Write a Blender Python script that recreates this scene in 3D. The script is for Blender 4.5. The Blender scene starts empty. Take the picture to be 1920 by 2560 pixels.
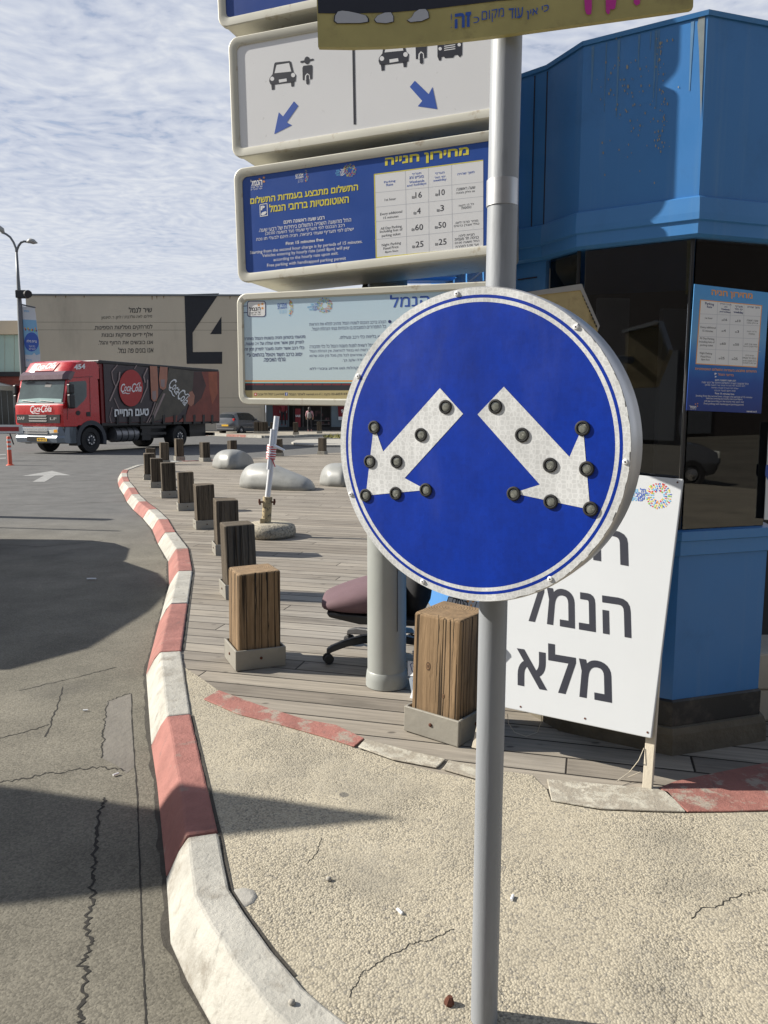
import bpy, bmesh, math, random, re
import numpy as np
from mathutils import Vector, Matrix
from mathutils.geometry import delaunay_2d_cdt
from math import sin, cos, radians, pi, tan, atan2

random.seed(7)
SC = bpy.context.scene
COL = SC.collection

# ------------------------------------------------------------------ camera
CAM_H, CAM_T, CAM_F = 1.5, radians(7.4), 1930.0      # height, pitch down, focal length in photo pixels
cam = bpy.data.cameras.new('camera'); cam_ob = bpy.data.objects.new('camera', cam); COL.objects.link(cam_ob)
cam_ob.location = (0, 0, CAM_H); cam_ob.rotation_euler = (pi/2 - CAM_T, 0, 0)
cam.sensor_fit = 'VERTICAL'; cam.sensor_height = 24.0; cam.lens = CAM_F/2560*24.0
cam.clip_start = 0.05; cam.clip_end = 3000
SC.camera = cam_ob

# ------------------------------------------------------------------ light
SUN_AZ, SUN_EL = radians(-80.3), radians(32)           # azimuth from +Y towards +X
SKY_STRENGTH = 0.072
sun = bpy.data.lights.new('sun', 'SUN'); sun.energy = 5.0; sun.angle = radians(0.55); sun.color = (1.0, 0.945, 0.845)
sun_ob = bpy.data.objects.new('sun', sun); COL.objects.link(sun_ob)
to_sun = Vector((sin(SUN_AZ)*cos(SUN_EL), cos(SUN_AZ)*cos(SUN_EL), sin(SUN_EL)))
sun_ob.rotation_euler = (-to_sun).to_track_quat('-Z', 'Y').to_euler(); sun_ob.location = (-20, 8, 15)

SC.view_settings.view_transform = 'Standard'; SC.view_settings.look = 'None'
SC.view_settings.exposure = 0.78; SC.view_settings.gamma = 1.0; SC.view_settings.use_curve_mapping = False

# ------------------------------------------------------------------ node helper
class G:
    def __init__(s, nt): s.nt = nt
    def n(s, typ, props=None, out=0, **ins):
        nd = s.nt.nodes.new(typ)
        for k, v in (props or {}).items(): setattr(nd, k, v)
        for k, v in ins.items():
            key = int(k[1:]) if k[0] == 'i' and k[1:].isdigit() else k.replace('_', ' ')
            s.put(nd.inputs[key], v)
        return nd.outputs[out]
    def put(s, sock, v):
        if isinstance(v, bpy.types.NodeSocket): s.nt.links.new(v, sock)
        else: sock.default_value = v
    def m(s, op, a, b=0.0, c=0.0): return s.n('ShaderNodeMath', {'operation': op}, i0=a, i1=b, i2=c)
    def noise(s, vec, scale, detail=4, rough=.55, out=0): return s.n('ShaderNodeTexNoise', out=out, Vector=vec, Scale=scale, Detail=detail, Roughness=rough)
    def ramp(s, fac, stops):
        nd = s.nt.nodes.new('ShaderNodeValToRGB'); cr = nd.color_ramp
        while len(cr.elements) < len(stops): cr.elements.new(.5)
        for e, (p, c) in zip(cr.elements, stops):
            e.position = p; e.color = c if len(c) == 4 else (*c, 1)
        s.put(nd.inputs[0], fac); return nd.outputs[0]
    def step(s, v, lo, hi): return s.n('ShaderNodeMapRange', {'clamp': True}, i0=v, i1=lo, i2=hi, i3=0.0, i4=1.0)
    def mix(s, f, a, b):
        nd = s.nt.nodes.new('ShaderNodeMix'); nd.data_type = 'RGBA'
        s.put(nd.inputs[0], f); s.put(nd.inputs[6], a if isinstance(a, bpy.types.NodeSocket) else (*a[:3], 1)); s.put(nd.inputs[7], b if isinstance(b, bpy.types.NodeSocket) else (*b[:3], 1))
        return nd.outputs[2]
    def mul(s, col, f):
        nd = s.nt.nodes.new('ShaderNodeVectorMath'); nd.operation = 'SCALE'; s.put(nd.inputs[0], col); s.put(nd.inputs[3], f); return nd.outputs[0]
    def scale(s, vec, k):
        return s.n('ShaderNodeVectorMath', {'operation': 'MULTIPLY'}, i0=vec, i1=k)

# ------------------------------------------------------------------ sky: blue Nishita under a sheet of small high clouds
w = bpy.data.worlds.new('World'); SC.world = w; w.use_nodes = True
g = G(w.node_tree); bg = w.node_tree.nodes['Background']
sky = g.n('ShaderNodeTexSky', {'sky_type': 'NISHITA', 'sun_disc': False, 'sun_elevation': SUN_EL, 'sun_rotation': SUN_AZ, 'air_density': 1.0, 'dust_density': 1.5, 'ozone_density': 1.0})
d = g.n('ShaderNodeTexCoord', out=0)
sep = w.node_tree.nodes.new('ShaderNodeSeparateXYZ'); g.put(sep.inputs[0], d)
zz = g.m('MAXIMUM', sep.outputs[2], .03)
cx_ = g.m('DIVIDE', sep.outputs[0], zz); cy_ = g.m('DIVIDE', sep.outputs[1], zz)
pv = g.n('ShaderNodeCombineXYZ', i0=cx_, i1=cy_, i2=0.0)
warp = g.n('ShaderNodeTexNoise', out=1, Vector=pv, Scale=1.3, Detail=2)
pv2 = g.n('ShaderNodeVectorMath', {'operation': 'MULTIPLY_ADD'}, i0=warp, i1=(.55, .55, 0), i2=pv)
n1 = g.noise(pv2, 15.0, 4, .5); n2 = g.noise(pv2, 1.4, 4, .5)
cl = g.m('ADD', g.m('MULTIPLY', n1, .62), g.m('MULTIPLY', n2, .55))
low = g.step(sep.outputs[2], .0, .30)                   # rows close up towards the horizon
cl = g.m('ADD', cl, g.m('MULTIPLY', g.m('SUBTRACT', 1.0, low), .12))
mask = g.mix(g.m('MULTIPLY', g.m('SUBTRACT', 1.0, low), .7), g.step(cl, .40, .74), (.62, .62, .62))
cloudc = g.ramp(mask, [(0, (3.9, 4.3, 5.4)), (.5, (5.0, 5.35, 6.2)), (1, (6.3, 6.5, 6.9))])
cover = g.m('MULTIPLY', g.step(cl, .30, .50), g.m('MULTIPLY', g.m('ADD', .5, g.m('MULTIPLY', .5, g.step(sep.outputs[1], -.25, .25))), g.m('SUBTRACT', 1.0, g.step(sep.outputs[2], .72, .92))))   # the sheet thins out overhead and behind
col = g.mix(g.m('MULTIPLY', cover, .93), sky, cloudc)
g.put(bg.inputs[0], col); bg.inputs[1].default_value = SKY_STRENGTH

# ------------------------------------------------------------------ photo pixel -> place
def ray(x, y):
    u = (x-960)/CAM_F; v = (1280-y)/CAM_F
    return Vector((u, cos(CAM_T)+v*sin(CAM_T), v*cos(CAM_T)-sin(CAM_T)))
EYE = Vector((0, 0, CAM_H))
def gp(x, y, z=0.0):
    r = ray(x, y); return EYE + r*((z-CAM_H)/r.z)
def dp(x, y, Y):
    r = ray(x, y); return EYE + r*(Y/r.y)
def Z(ox, oy, s): return lambda x, y: (ox+x*s, oy+y*s)

class Frame:
    """a plane in the place: origin, right axis, up axis, outward normal"""
    k = 1.0
    def __init__(s, P, ex, ey):
        s.P = Vector(P); s.ex = Vector(ex).normalized(); s.ey = Vector(ey); s.ey = (s.ey - s.ex*s.ey.dot(s.ex)).normalized(); s.n = s.ex.cross(s.ey)
    def loc(s, x, y):
        r = ray(x, y); t = (s.P-EYE).dot(s.n)/r.dot(s.n); q = EYE + r*t - s.P
        return Vector((q.dot(s.ex), q.dot(s.ey)))
    def pt(s, a, b, off=0.0): return s.P + s.ex*a + s.ey*b + s.n*(off*s.k)
def yawframe(P, deg, roll=0.0, lean=0.0):
    a = radians(deg); ex = Vector((cos(a), -sin(a), 0)); n0 = Vector((-sin(a), -cos(a), 0))
    ey = Vector((0, 0, 1))*cos(radians(lean)) - n0*sin(radians(lean))
    r = radians(roll); return Frame(P, ex*cos(r)+ey*sin(r), ey*cos(r)-ex*sin(r))

# ------------------------------------------------------------------ objects
WL = {}
def thing(name, label, cat, loc=(0, 0, 0), group=None):
    o = bpy.data.objects.new(name, None); COL.objects.link(o); o.location = loc; o.empty_display_size = .2
    WL[o.name] = Vector(loc); tag(o, label, cat, group); return o
def tag(o, label=None, cat=None, group=None, kind=None):
    for k, v in (('label', label), ('category', cat), ('group', group), ('kind', kind)):
        if v: o[k] = v
    return o

class MB:
    def __init__(s): s.bm = bmesh.new(); s.mi = 0
    def face(s, pts):
        try:
            f = s.bm.faces.new([s.bm.verts.new(p) for p in pts]); f.material_index = s.mi; return f
        except ValueError: return None
    def mesh(s, verts, faces):
        vs = [s.bm.verts.new(v) for v in verts]
        for f in faces:
            try: q = s.bm.faces.new([vs[i] for i in f]); q.material_index = s.mi
            except ValueError: pass
    def box(s, c, size, M=None):
        x, y, z = (k/2 for k in size); c = Vector(c)
        v = [Vector((a, b, d)) for a in (-x, x) for b in (-y, y) for d in (-z, z)]
        v = [(M @ q if M else q) + c for q in v]
        s.mesh(v, [(0, 1, 3, 2), (4, 6, 7, 5), (0, 4, 5, 1), (2, 3, 7, 6), (0, 2, 6, 4), (1, 5, 7, 3)])
    def prism(s, bottom, vec):
        n = len(bottom); b = [Vector(p) for p in bottom]; t = [p+Vector(vec) for p in b]
        s.mesh(b+t, [tuple(range(n-1, -1, -1)), tuple(range(n, 2*n))] + [(i, (i+1) % n, n+(i+1) % n, n+i) for i in range(n)])
    def loft(s, rings, cap=True, closed=True):
        n = len(rings[0]); vs = [v for r in rings for v in r]; f = []
        for k in range(len(rings)-1):
            for i in range(n if closed else n-1):
                j = (i+1) % n; f.append((k*n+i, k*n+j, (k+1)*n+j, (k+1)*n+i))
        if cap: f += [tuple(range(n-1, -1, -1)), tuple(range((len(rings)-1)*n, len(rings)*n))]
        s.mesh(vs, f)
    def tube(s, pts, r, seg=12, cap=True):
        pts = [Vector(p) for p in pts]; rs = r if isinstance(r, (list, tuple)) else [r]*len(pts); rings = []
        up = None
        for i, p in enumerate(pts):
            d = (pts[min(i+1, len(pts)-1)]-pts[max(i-1, 0)]).normalized()
            if up is None: up = Vector((0, 0, 1)) if abs(d.z) < .9 else Vector((1, 0, 0))
            a = d.cross(up).normalized(); b = a.cross(d).normalized(); up = b
            rings.append([p + a*cos(t)*rs[i] + b*sin(t)*rs[i] for t in (2*pi*k/seg for k in range(seg))])
        s.loft(rings, cap)
    def lathe(s, c, axis, prof, seg=24, cap=True):
        """prof: (radius, height along axis)"""
        d = Vector(axis).normalized(); q = Vector((0, 0, 1)) if abs(d.z) < .9 else Vector((1, 0, 0))
        a = d.cross(q).normalized(); b = d.cross(a); c = Vector(c)
        s.loft([[c + d*h + (a*cos(t)+b*sin(t))*r for t in (2*pi*k/seg for k in range(seg))] for r, h in prof], cap)
    def flat(s, fr, pts, off=0.0, th=0.0):
        """polygon given in a frame's own metres"""
        v = [fr.pt(a, b, off) for a, b in pts]
        ar = sum(pts[i][0]*pts[(i+1) % len(pts)][1]-pts[(i+1) % len(pts)][0]*pts[i][1] for i in range(len(pts)))
        if ar < 0: v.reverse()
        if th: s.prism([p - fr.n*th for p in v], fr.n*th)
        else: s.face(v)
    def pan(s, fr, pix, off=0.0, th=0.0): s.flat(fr, [tuple(fr.loc(*p)) for p in pix], off, th)
    def disc(s, fr, c, r, off=0.0, th=0.0, seg=40, ry=None):
        s.flat(fr, [(c[0]+r*cos(2*pi*k/seg), c[1]+(ry or r)*sin(2*pi*k/seg)) for k in range(seg)], off, th)
    def ring(s, fr, c, r0, r1, off=0.0, seg=96):
        P = lambda r, k: fr.pt(c[0]+r*cos(2*pi*k/seg), c[1]+r*sin(2*pi*k/seg), off)
        for k in range(seg): s.face([P(r0, k), P(r1, k), P(r1, k+1), P(r0, k+1)])
    def line(s, fr, pix, wpx, off=0.0):
        """stroke through photo pixels on a frame, wpx wide"""
        L = [Vector(p) for p in pix]
        for i in range(len(L)-1):
            dd = (L[i+1]-L[i]).normalized(); q = Vector((-dd.y, dd.x))*wpx/2
            s.pan(fr, [L[i]-q, L[i+1]-q, L[i+1]+q, L[i]+q], off + i*2e-5)
    def split(s, name, mats, parent=None, **k):
        """every separate piece becomes an object of its own"""
        s.bm.verts.index_update(); s.bm.verts.ensure_lookup_table(); seen = set(); out = []
        for v in s.bm.verts:
            if v.index in seen: continue
            isl = []; st_ = [v]; seen.add(v.index)
            while st_:
                x = st_.pop(); isl.append(x)
                for e_ in x.link_edges:
                    y = e_.other_vert(x)
                    if y.index not in seen: seen.add(y.index); st_.append(y)
            m = MB(); mp = {x: m.bm.verts.new(x.co) for x in isl}
            for f in {f for x in isl for f in x.link_faces}: q = m.bm.faces.new([mp[x] for x in f.verts]); q.material_index = f.material_index
            out.append(m.build(name, mats, parent, **k))
        s.bm.free(); return out
    def build(s, name, mats, parent=None, smooth=False, bevel=0, loc=None, seg=2, ang=35):
        bm = s.bm
        if smooth or bevel: bmesh.ops.remove_doubles(bm, verts=bm.verts, dist=1e-5)
        bmesh.ops.recalc_face_normals(bm, faces=bm.faces) if (smooth or bevel) else None
        if parent is not None: base = WL[parent.name]
        elif loc is not None: base = Vector(loc)
        else:
            xs = [v.co.x for v in bm.verts]; ys = [v.co.y for v in bm.verts]; zs = [v.co.z for v in bm.verts]
            base = Vector(((min(xs)+max(xs))/2, (min(ys)+max(ys))/2, min(zs)))
        bmesh.ops.translate(bm, verts=bm.verts, vec=-base)
        me = bpy.data.meshes.new(name); bm.to_mesh(me); bm.free()
        for m in (mats if isinstance(mats, (list, tuple)) else [mats]): me.materials.append(m)
        o = bpy.data.objects.new(name, me); COL.objects.link(o)
        if parent is not None: o.parent = parent
        else: o.location = base
        WL[o.name] = base
        if smooth:
            for p in me.polygons: p.use_smooth = True
            if smooth == 'auto': me.set_sharp_from_angle(angle=radians(ang))
        if bevel:
            b = o.modifiers.new('bevel', 'BEVEL'); b.width = bevel; b.segments = seg; b.limit_method = 'ANGLE'; b.angle_limit = radians(35)
        return o

# ------------------------------------------------------------------ lettering
HEB = re.compile('[\u0590-\u05ff]')
def visual(t):
    if not HEB.search(t): return t
    r = t[::-1].translate(str.maketrans('()', ')('))
    return re.sub(r'[0-9A-Za-z][0-9A-Za-z.:\-]*[0-9A-Za-z]', lambda m: m.group(0)[::-1], r)
_txt = {}
def fill(v, e, bold=0.0):
    """faces inside the outlines (non-zero winding, so crossing strokes of one letter join)"""
    va = np.array(v); nx = {}
    for i, j in e: nx.setdefault(i, []).append(j); nx.setdefault(j, []).append(i)
    seen = set(); loops = []
    for s_ in range(len(v)):
        if s_ in seen or s_ not in nx: continue
        L = [s_]; seen.add(s_); c_ = s_+1 if s_+1 in nx[s_] else nx[s_][0]
        while c_ not in seen: seen.add(c_); L.append(c_); o_ = [q for q in nx[c_] if q not in seen]; c_ = o_[0] if o_ else s_
        loops.append(L)
    if bold:
        area = sum(v[L[i-1]][0]*v[L[i]][1]-v[L[i]][0]*v[L[i-1]][1] for L in loops for i in range(len(L))); sg_ = 1 if area > 0 else -1; nv_ = list(v)
        for L in loops:
            for i in range(len(L)):
                p, q, r_ = Vector(v[L[i-1]]), Vector(v[L[i]]), Vector(v[L[(i+1) % len(L)]]); d0, d1 = (q-p), (r_-q)
                if d0.length < 1e-7 or d1.length < 1e-7: continue
                d0.normalize(); d1.normalize(); n_ = Vector((d0.y+d1.y, -d0.x-d1.x)); k_ = max(.5, 1+d0.dot(d1)); n_ = n_/k_*sg_*bold; nv_[L[i]] = (q.x+n_.x, q.y+n_.y)
        v = nv_; va = np.array(v)
    A = np.array([p for L in loops for p in L]); B = np.array([p for L in loops for p in L[1:]+L[:1]])
    r = delaunay_2d_cdt([Vector(p) for p in v], [(int(i), int(j)) for i, j in zip(A, B)], [], 0, 1e-6, False)
    nv = np.array([(p.x, p.y) for p in r[0]]); tr_ = np.array([tuple(t) for t in r[2]])
    cen_ = nv[tr_].mean(axis=1); P0, P1 = va[A], va[B]; keep = []
    for k in range(0, len(cen_), 400):
        c_ = cen_[k:k+400]; y0 = P0[None, :, 1] <= c_[:, None, 1]; y1 = P1[None, :, 1] <= c_[:, None, 1]
        cr_ = (P1[None, :, 0]-P0[None, :, 0])*(c_[:, None, 1]-P0[None, :, 1])-(c_[:, None, 0]-P0[None, :, 0])*(P1[None, :, 1]-P0[None, :, 1])
        keep.append(((y0 & ~y1 & (cr_ > 0)).astype(int)-(~y0 & y1 & (cr_ < 0)).astype(int)).sum(axis=1) != 0)
    keep = np.concatenate(keep)
    return [tuple(p) for p in nv], [tuple(int(i) for i in t) for t in tr_[keep]]
def glyphs(t, bold, shear):
    k = (t, bold, shear)
    if k not in _txt:
        c = bpy.data.curves.new('lettering_tmp', 'FONT'); c.body = visual(t); c.shear = shear; c.resolution_u = 2; c.fill_mode = 'NONE'
        o = bpy.data.objects.new('lettering_tmp', c); COL.objects.link(o)
        ev = o.evaluated_get(bpy.context.evaluated_depsgraph_get()); m = ev.to_mesh()
        v, f = fill([(p.co.x, p.co.y) for p in m.vertices], [tuple(q.vertices) for q in m.edges], bold)
        ev.to_mesh_clear(); bpy.data.objects.remove(o); bpy.data.curves.remove(c)
        x0 = min(p[0] for p in v); x1 = max(p[0] for p in v); y0 = min(p[1] for p in v); y1 = max(p[1] for p in v)
        _txt[k] = ([((p[0]-x0)/(x1-x0), (p[1]-y0)/(y1-y0)) for p in v], f)
    return _txt[k]
def write(mb, fr, t, a, b, h, off=.0015, bold=0.0, shear=0.0, up=None):
    """ink of the line t from photo pixel a (bottom left) to b (bottom right), h pixels tall"""
    v, f = glyphs(t, bold, shear)
    A = fr.loc(*a); B = fr.loc(*b); U = fr.loc(a[0]+(up[0] if up else 0), a[1]-h+(up[1] if up else 0))
    e = B-A; q = U-A
    mb.mesh([fr.pt(*(A+e*s+q*r), off) for s, r in v], f)

def lin(r, g_, b): return tuple(((c/255)/12.92 if c/255 <= .04045 else ((c/255+.055)/1.055)**2.4) for c in (r, g_, b))

# ------------------------------------------------------------------ materials
def new_mat(name):
    m = bpy.data.materials.new(name); m.use_nodes = True; g = G(m.node_tree); return m, g, m.node_tree.nodes['Principled BSDF']
def mat(name, col, rough=.6, metal=0.0, var=.12, vs=5.0, bump=0.0, bs=60.0, stretch=(1, 1, 1), dirt=None, spec=.5, coat=0.0, emit=None):
    m, g, b = new_mat(name); tc = g.n('ShaderNodeTexCoord', out=3); v = g.scale(tc, stretch)
    n = g.noise(v, vs, 6, .6); c = g.mix(n, tuple(k*(1-var*1.6) for k in col), tuple(min(1, k*(1+var*1.6)) for k in col))
    if dirt:
        dc, lo, hi, ds = dirt; dn = g.noise(g.scale(tc, stretch), ds, 7, .65); c = g.mix(g.step(dn, lo, hi), c, dc)
    g.put(b.inputs['Base Color'], c)
    g.put(b.inputs['Roughness'], g.m('ADD', rough-.08, g.m('MULTIPLY', g.noise(v, vs*3.1, 4), .16)))
    b.inputs['Metallic'].default_value = metal; b.inputs['Specular IOR Level'].default_value = spec; b.inputs['Coat Weight'].default_value = coat
    if bump:
        g.put(b.inputs['Normal'], g.n('ShaderNodeBump', Strength=bump, Distance=.01, Height=g.noise(v, bs, 5, .6)))
    if emit: b.inputs['Emission Color'].default_value = (*emit, 1); b.inputs['Emission Strength'].default_value = 1
    return m
M = {}
def mk(name, *a, **k): M[name] = mat(name, *a, **k); return M[name]

def wood_mat(name, c0, c1, dark):
    m, g, b = new_mat(name); tc = g.n('ShaderNodeTexCoord', out=3)
    oi = m.node_tree.nodes.new('ShaderNodeObjectInfo')
    off = g.n('ShaderNodeCombineXYZ', i0=g.m('MULTIPLY', oi.outputs['Random'], 40.0), i1=g.m('MULTIPLY', oi.outputs['Random'], 17.0), i2=0.0)
    p = g.n('ShaderNodeVectorMath', {'operation': 'ADD'}, i0=tc, i1=off)
    sag = g.noise(g.scale(p, (5, 5, 2.2)), 1.0, 3)
    grain = g.noise(g.n('ShaderNodeVectorMath', {'operation': 'MULTIPLY_ADD'}, i0=g.n('ShaderNodeCombineXYZ', i0=sag, i1=sag, i2=0.0), i1=(6, 6, 0), i2=g.scale(p, (75, 75, 1.6))), 1.0, 6, .7)
    broad = g.noise(g.scale(p, (9, 9, .8)), 1.0, 4)
    crack = g.noise(g.scale(p, (26, 26, .35)), 1.0, 2, .4)
    cm = g.m('SUBTRACT', 1.0, g.step(g.m('ABSOLUTE', g.m('SUBTRACT', crack, .5)), .010, .032))
    sx = m.node_tree.nodes.new('ShaderNodeSeparateXYZ'); g.put(sx.inputs[0], tc)
    geo = m.node_tree.nodes.new('ShaderNodeNewGeometry'); gz = m.node_tree.nodes.new('ShaderNodeSeparateXYZ'); g.put(gz.inputs[0], geo.outputs['Normal'])
    top = g.step(gz.outputs[2], .6, .8)
    rv = g.n('ShaderNodeVectorMath', {'operation': 'ADD'}, i0=g.scale(tc, (1, 1, 0)), i1=(.03, -.04, 0))
    rings = g.n('ShaderNodeTexWave', {'wave_type': 'RINGS', 'rings_direction': 'Z'}, out=1, Vector=rv, Scale=26.0, Distortion=2.5, Detail=3.0)
    side = g.mix(g.step(grain, .24, .76), c0, c1); side = g.mix(g.step(broad, .45, .75), side, g.mul(side, .62))
    side = g.mix(g.m('MULTIPLY', cm, .9), side, dark)
    tcol = g.mix(g.m('MULTIPLY', rings, .8), tuple(k*.55 for k in c1), tuple(min(1, k*1.1) for k in c1))
    tcol = g.mix(g.step(g.noise(tc, 30, 5), .35, .7), g.mul(tcol, .7), tcol)
    c = g.mix(top, side, tcol)
    c = g.mul(c, g.m('ADD', .74, g.m('MULTIPLY', oi.outputs['Random'], .5)))
    g.put(b.inputs['Base Color'], c); b.inputs['Roughness'].default_value = .85; b.inputs['Specular IOR Level'].default_value = .25
    hgt = g.m('SUBTRACT', g.m('MULTIPLY', grain, .6), g.m('MULTIPLY', g.m('MULTIPLY', cm, g.m('SUBTRACT', 1.0, top)), 1.6))
    g.put(b.inputs['Normal'], g.n('ShaderNodeBump', Strength=.75, Distance=.006, Height=hgt)); return m

def asphalt_mat():
    m, g, b = new_mat('asphalt'); tc = g.n('ShaderNodeTexCoord', out=3)
    big = g.noise(tc, .35, 4); mid = g.noise(tc, 2.2, 6, .65); fine = g.noise(tc, 90, 4, .7)
    vo = g.n('ShaderNodeTexVoronoi', out=1, Vector=tc, Scale=150.0)
    c = g.mix(g.step(big, .3, .7), (.125, .116, .092), (.188, .172, .138))
    c = g.mix(g.step(mid, .35, .7), g.mul(c, .78), g.mul(c, 1.12))
    sp = m.node_tree.nodes.new('ShaderNodeSeparateXYZ'); g.put(sp.inputs[0], vo)
    c = g.mul(c, g.m('ADD', .74, g.m('MULTIPLY', sp.outputs[0], .52)))
    far = m.node_tree.nodes.new('ShaderNodeSeparateXYZ'); g.put(far.inputs[0], tc)
    c = g.mix(g.step(far.outputs[1], 7.5, 11.5), c, g.mix(g.step(mid, .35, .7), (.088, .088, .087), (.125, .124, .121)))
    oil = g.m('MULTIPLY', g.step(g.noise(tc, .9, 3), .60, .74), .35)
    c = g.mix(oil, c, (.05, .048, .046))
    g.put(b.inputs['Base Color'], c); b.inputs['Roughness'].default_value = .9; b.inputs['Specular IOR Level'].default_value = .3
    vd = g.n('ShaderNodeTexVoronoi', Vector=tc, Scale=150.0)
    h = g.m('ADD', g.m('ADD', g.m('MULTIPLY', fine, .35), g.m('MULTIPLY', g.m('SUBTRACT', 1.0, vd), .2)), g.m('MULTIPLY', g.noise(tc, 16, 7, .74), .55))
    g.put(b.inputs['Normal'], g.n('ShaderNodeBump', Strength=.55, Distance=.008, Height=h)); return m

def aggregate_mat(name='exposed_aggregate_concrete', S=150.0, dark=.86, hi=.9):
    m, g, b = new_mat(name); tc = g.n('ShaderNodeTexCoord', out=3)
    wv = g.n('ShaderNodeVectorMath', {'operation': 'MULTIPLY_ADD'}, i0=g.n('ShaderNodeTexNoise', out=1, Vector=tc, Scale=40.0), i1=(.006, .006, .006), i2=tc)
    vd = g.n('ShaderNodeTexVoronoi', Vector=wv, Scale=S, Randomness=1.0); vc = g.n('ShaderNodeTexVoronoi', out=1, Vector=wv, Scale=S)
    sp = m.node_tree.nodes.new('ShaderNodeSeparateXYZ'); g.put(sp.inputs[0], vc)
    worn = g.step(g.noise(tc, 3.2, 5, .6), .40, .62)
    big = g.noise(tc, 1.3, 4)
    c = g.mix(sp.outputs[0], (.318, .283, .216), (.44, .395, .303))
    c = g.mix(g.m('MULTIPLY', g.step(sp.outputs[1], dark, hi), .75), c, (.2, .185, .16))
    c = g.mul(c, g.m('ADD', .86, g.m('MULTIPLY', big, .28)))
    st1 = g.step(g.noise(tc, 2.3, 7, .68), .50, .70); c = g.mix(g.m('MULTIPLY', st1, .62), c, (.215, .198, .162)); st3 = g.step(g.noise(tc, .9, 5, .6), .52, .68); c = g.mix(g.m('MULTIPLY', st3, .3), c, (.24, .225, .19)); st2 = g.step(g.noise(g.scale(tc, (1.3, .8, 1)), 5.5, 6, .7), .56, .74); c = g.mix(g.m('MULTIPLY', st2, .35), c, (.42, .385, .31))
    pit = g.m('MULTIPLY', g.step(vd, .55, .8), g.m('ADD', .25, g.m('MULTIPLY', worn, .5)))
    c = g.mix(pit, c, (.10, .09, .07))
    gum = g.n('ShaderNodeTexVoronoi', Vector=g.n('ShaderNodeVectorMath', {'operation': 'MULTIPLY_ADD'}, i0=g.n('ShaderNodeTexNoise', out=1, Vector=tc, Scale=30.0), i1=(.02, .02, .02), i2=tc), Scale=2.1)
    c = g.mix(g.m('MULTIPLY', g.m('SUBTRACT', 1.0, g.step(gum, .035, .045)), .75), c, (.09, .088, .085))
    g.put(b.inputs['Base Color'], c); b.inputs['Roughness'].default_value = .92; b.inputs['Specular IOR Level'].default_value = .25
    holes = g.step(g.noise(tc, 26, 4, .7), .56, .68)
    h = g.m('SUBTRACT', g.m('SUBTRACT', g.m('MULTIPLY', g.noise(tc, 9, 4), .8), g.m('MULTIPLY', vd, g.m('ADD', .35, g.m('MULTIPLY', worn, .35)))), g.m('MULTIPLY', g.m('MULTIPLY', holes, worn), .7))
    g.put(b.inputs['Normal'], g.n('ShaderNodeBump', Strength=.5, Distance=.008, Height=h)); return m

def deck_mat():
    m, g, b = new_mat('weathered_deck_boards'); tc = g.n('ShaderNodeTexCoord', out=3)
    A = radians(15)
    al = g.n('ShaderNodeVectorMath', {'operation': 'DOT_PRODUCT'}, out=1, i0=tc, i1=(cos(A), -sin(A), 0))
    ac = g.n('ShaderNodeVectorMath', {'operation': 'DOT_PRODUCT'}, out=1, i0=tc, i1=(sin(A), cos(A), 0))
    rb = g.m('DIVIDE', ac, .145); row = g.m('FLOOR', rb); fb = g.m('FRACT', rb)
    rr = g.n('ShaderNodeTexWhiteNoise', {'noise_dimensions': '1D'}, W=row)
    ra = g.m('ADD', g.m('DIVIDE', al, 2.6), g.m('MULTIPLY', rr, 9.0)); ix = g.m('FLOOR', ra); fa = g.m('FRACT', ra)
    rnd = g.n('ShaderNodeTexWhiteNoise', {'noise_dimensions': '2D'}, Vector=g.n('ShaderNodeCombineXYZ', i0=row, i1=ix, i2=0.0))
    rnd2 = g.n('ShaderNodeTexWhiteNoise', {'noise_dimensions': '2D'}, Vector=g.n('ShaderNodeCombineXYZ', i0=ix, i1=row, i2=0.0))
    gap = g.m('MAXIMUM', g.m('SUBTRACT', 1.0, g.step(fb, .045, .075)), g.m('SUBTRACT', 1.0, g.step(fa, .0025, .004)))
    gv = g.n('ShaderNodeCombineXYZ', i0=g.m('MULTIPLY', al, 1.6), i1=g.m('ADD', g.m('MULTIPLY', ac, 45.0), g.m('MULTIPLY', rnd, 60.0)), i2=0.0)
    grain = g.noise(gv, 1.0, 6, .65)
    blot = g.noise(g.n('ShaderNodeCombineXYZ', i0=g.m('MULTIPLY', al, 2.2), i1=g.m('MULTIPLY', ac, 9.0), i2=rnd), 1.0, 5, .6)
    c = g.mix(rnd, (.205, .178, .145), (.335, .298, .245)); c = g.mix(g.m('MULTIPLY', rnd2, .5), c, (.255, .232, .20))
    c = g.mix(g.step(grain, .3, .7), g.mul(c, .66), g.mul(c, 1.12)); c = g.mix(g.step(blot, .5, .74), c, g.mul(c, .62))
    knot = g.n('ShaderNodeTexVoronoi', Vector=g.scale(tc, (1, 1.9, 1)), Scale=5.0)
    c = g.mix(g.m('MULTIPLY', g.m('SUBTRACT', 1.0, g.step(knot, .06, .12)), .75), c, (.06, .05, .042))
    c = g.mix(gap, c, (.018, .015, .012))
    g.put(b.inputs['Base Color'], c); b.inputs['Roughness'].default_value = .8; b.inputs['Specular IOR Level'].default_value = .3
    h = g.m('SUBTRACT', g.m('MULTIPLY', grain, .22), gap)
    h = g.m('ADD', h, g.m('MULTIPLY', rnd, .25))
    g.put(b.inputs['Normal'], g.n('ShaderNodeBump', Strength=.8, Distance=.008, Height=h)); return m

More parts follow.
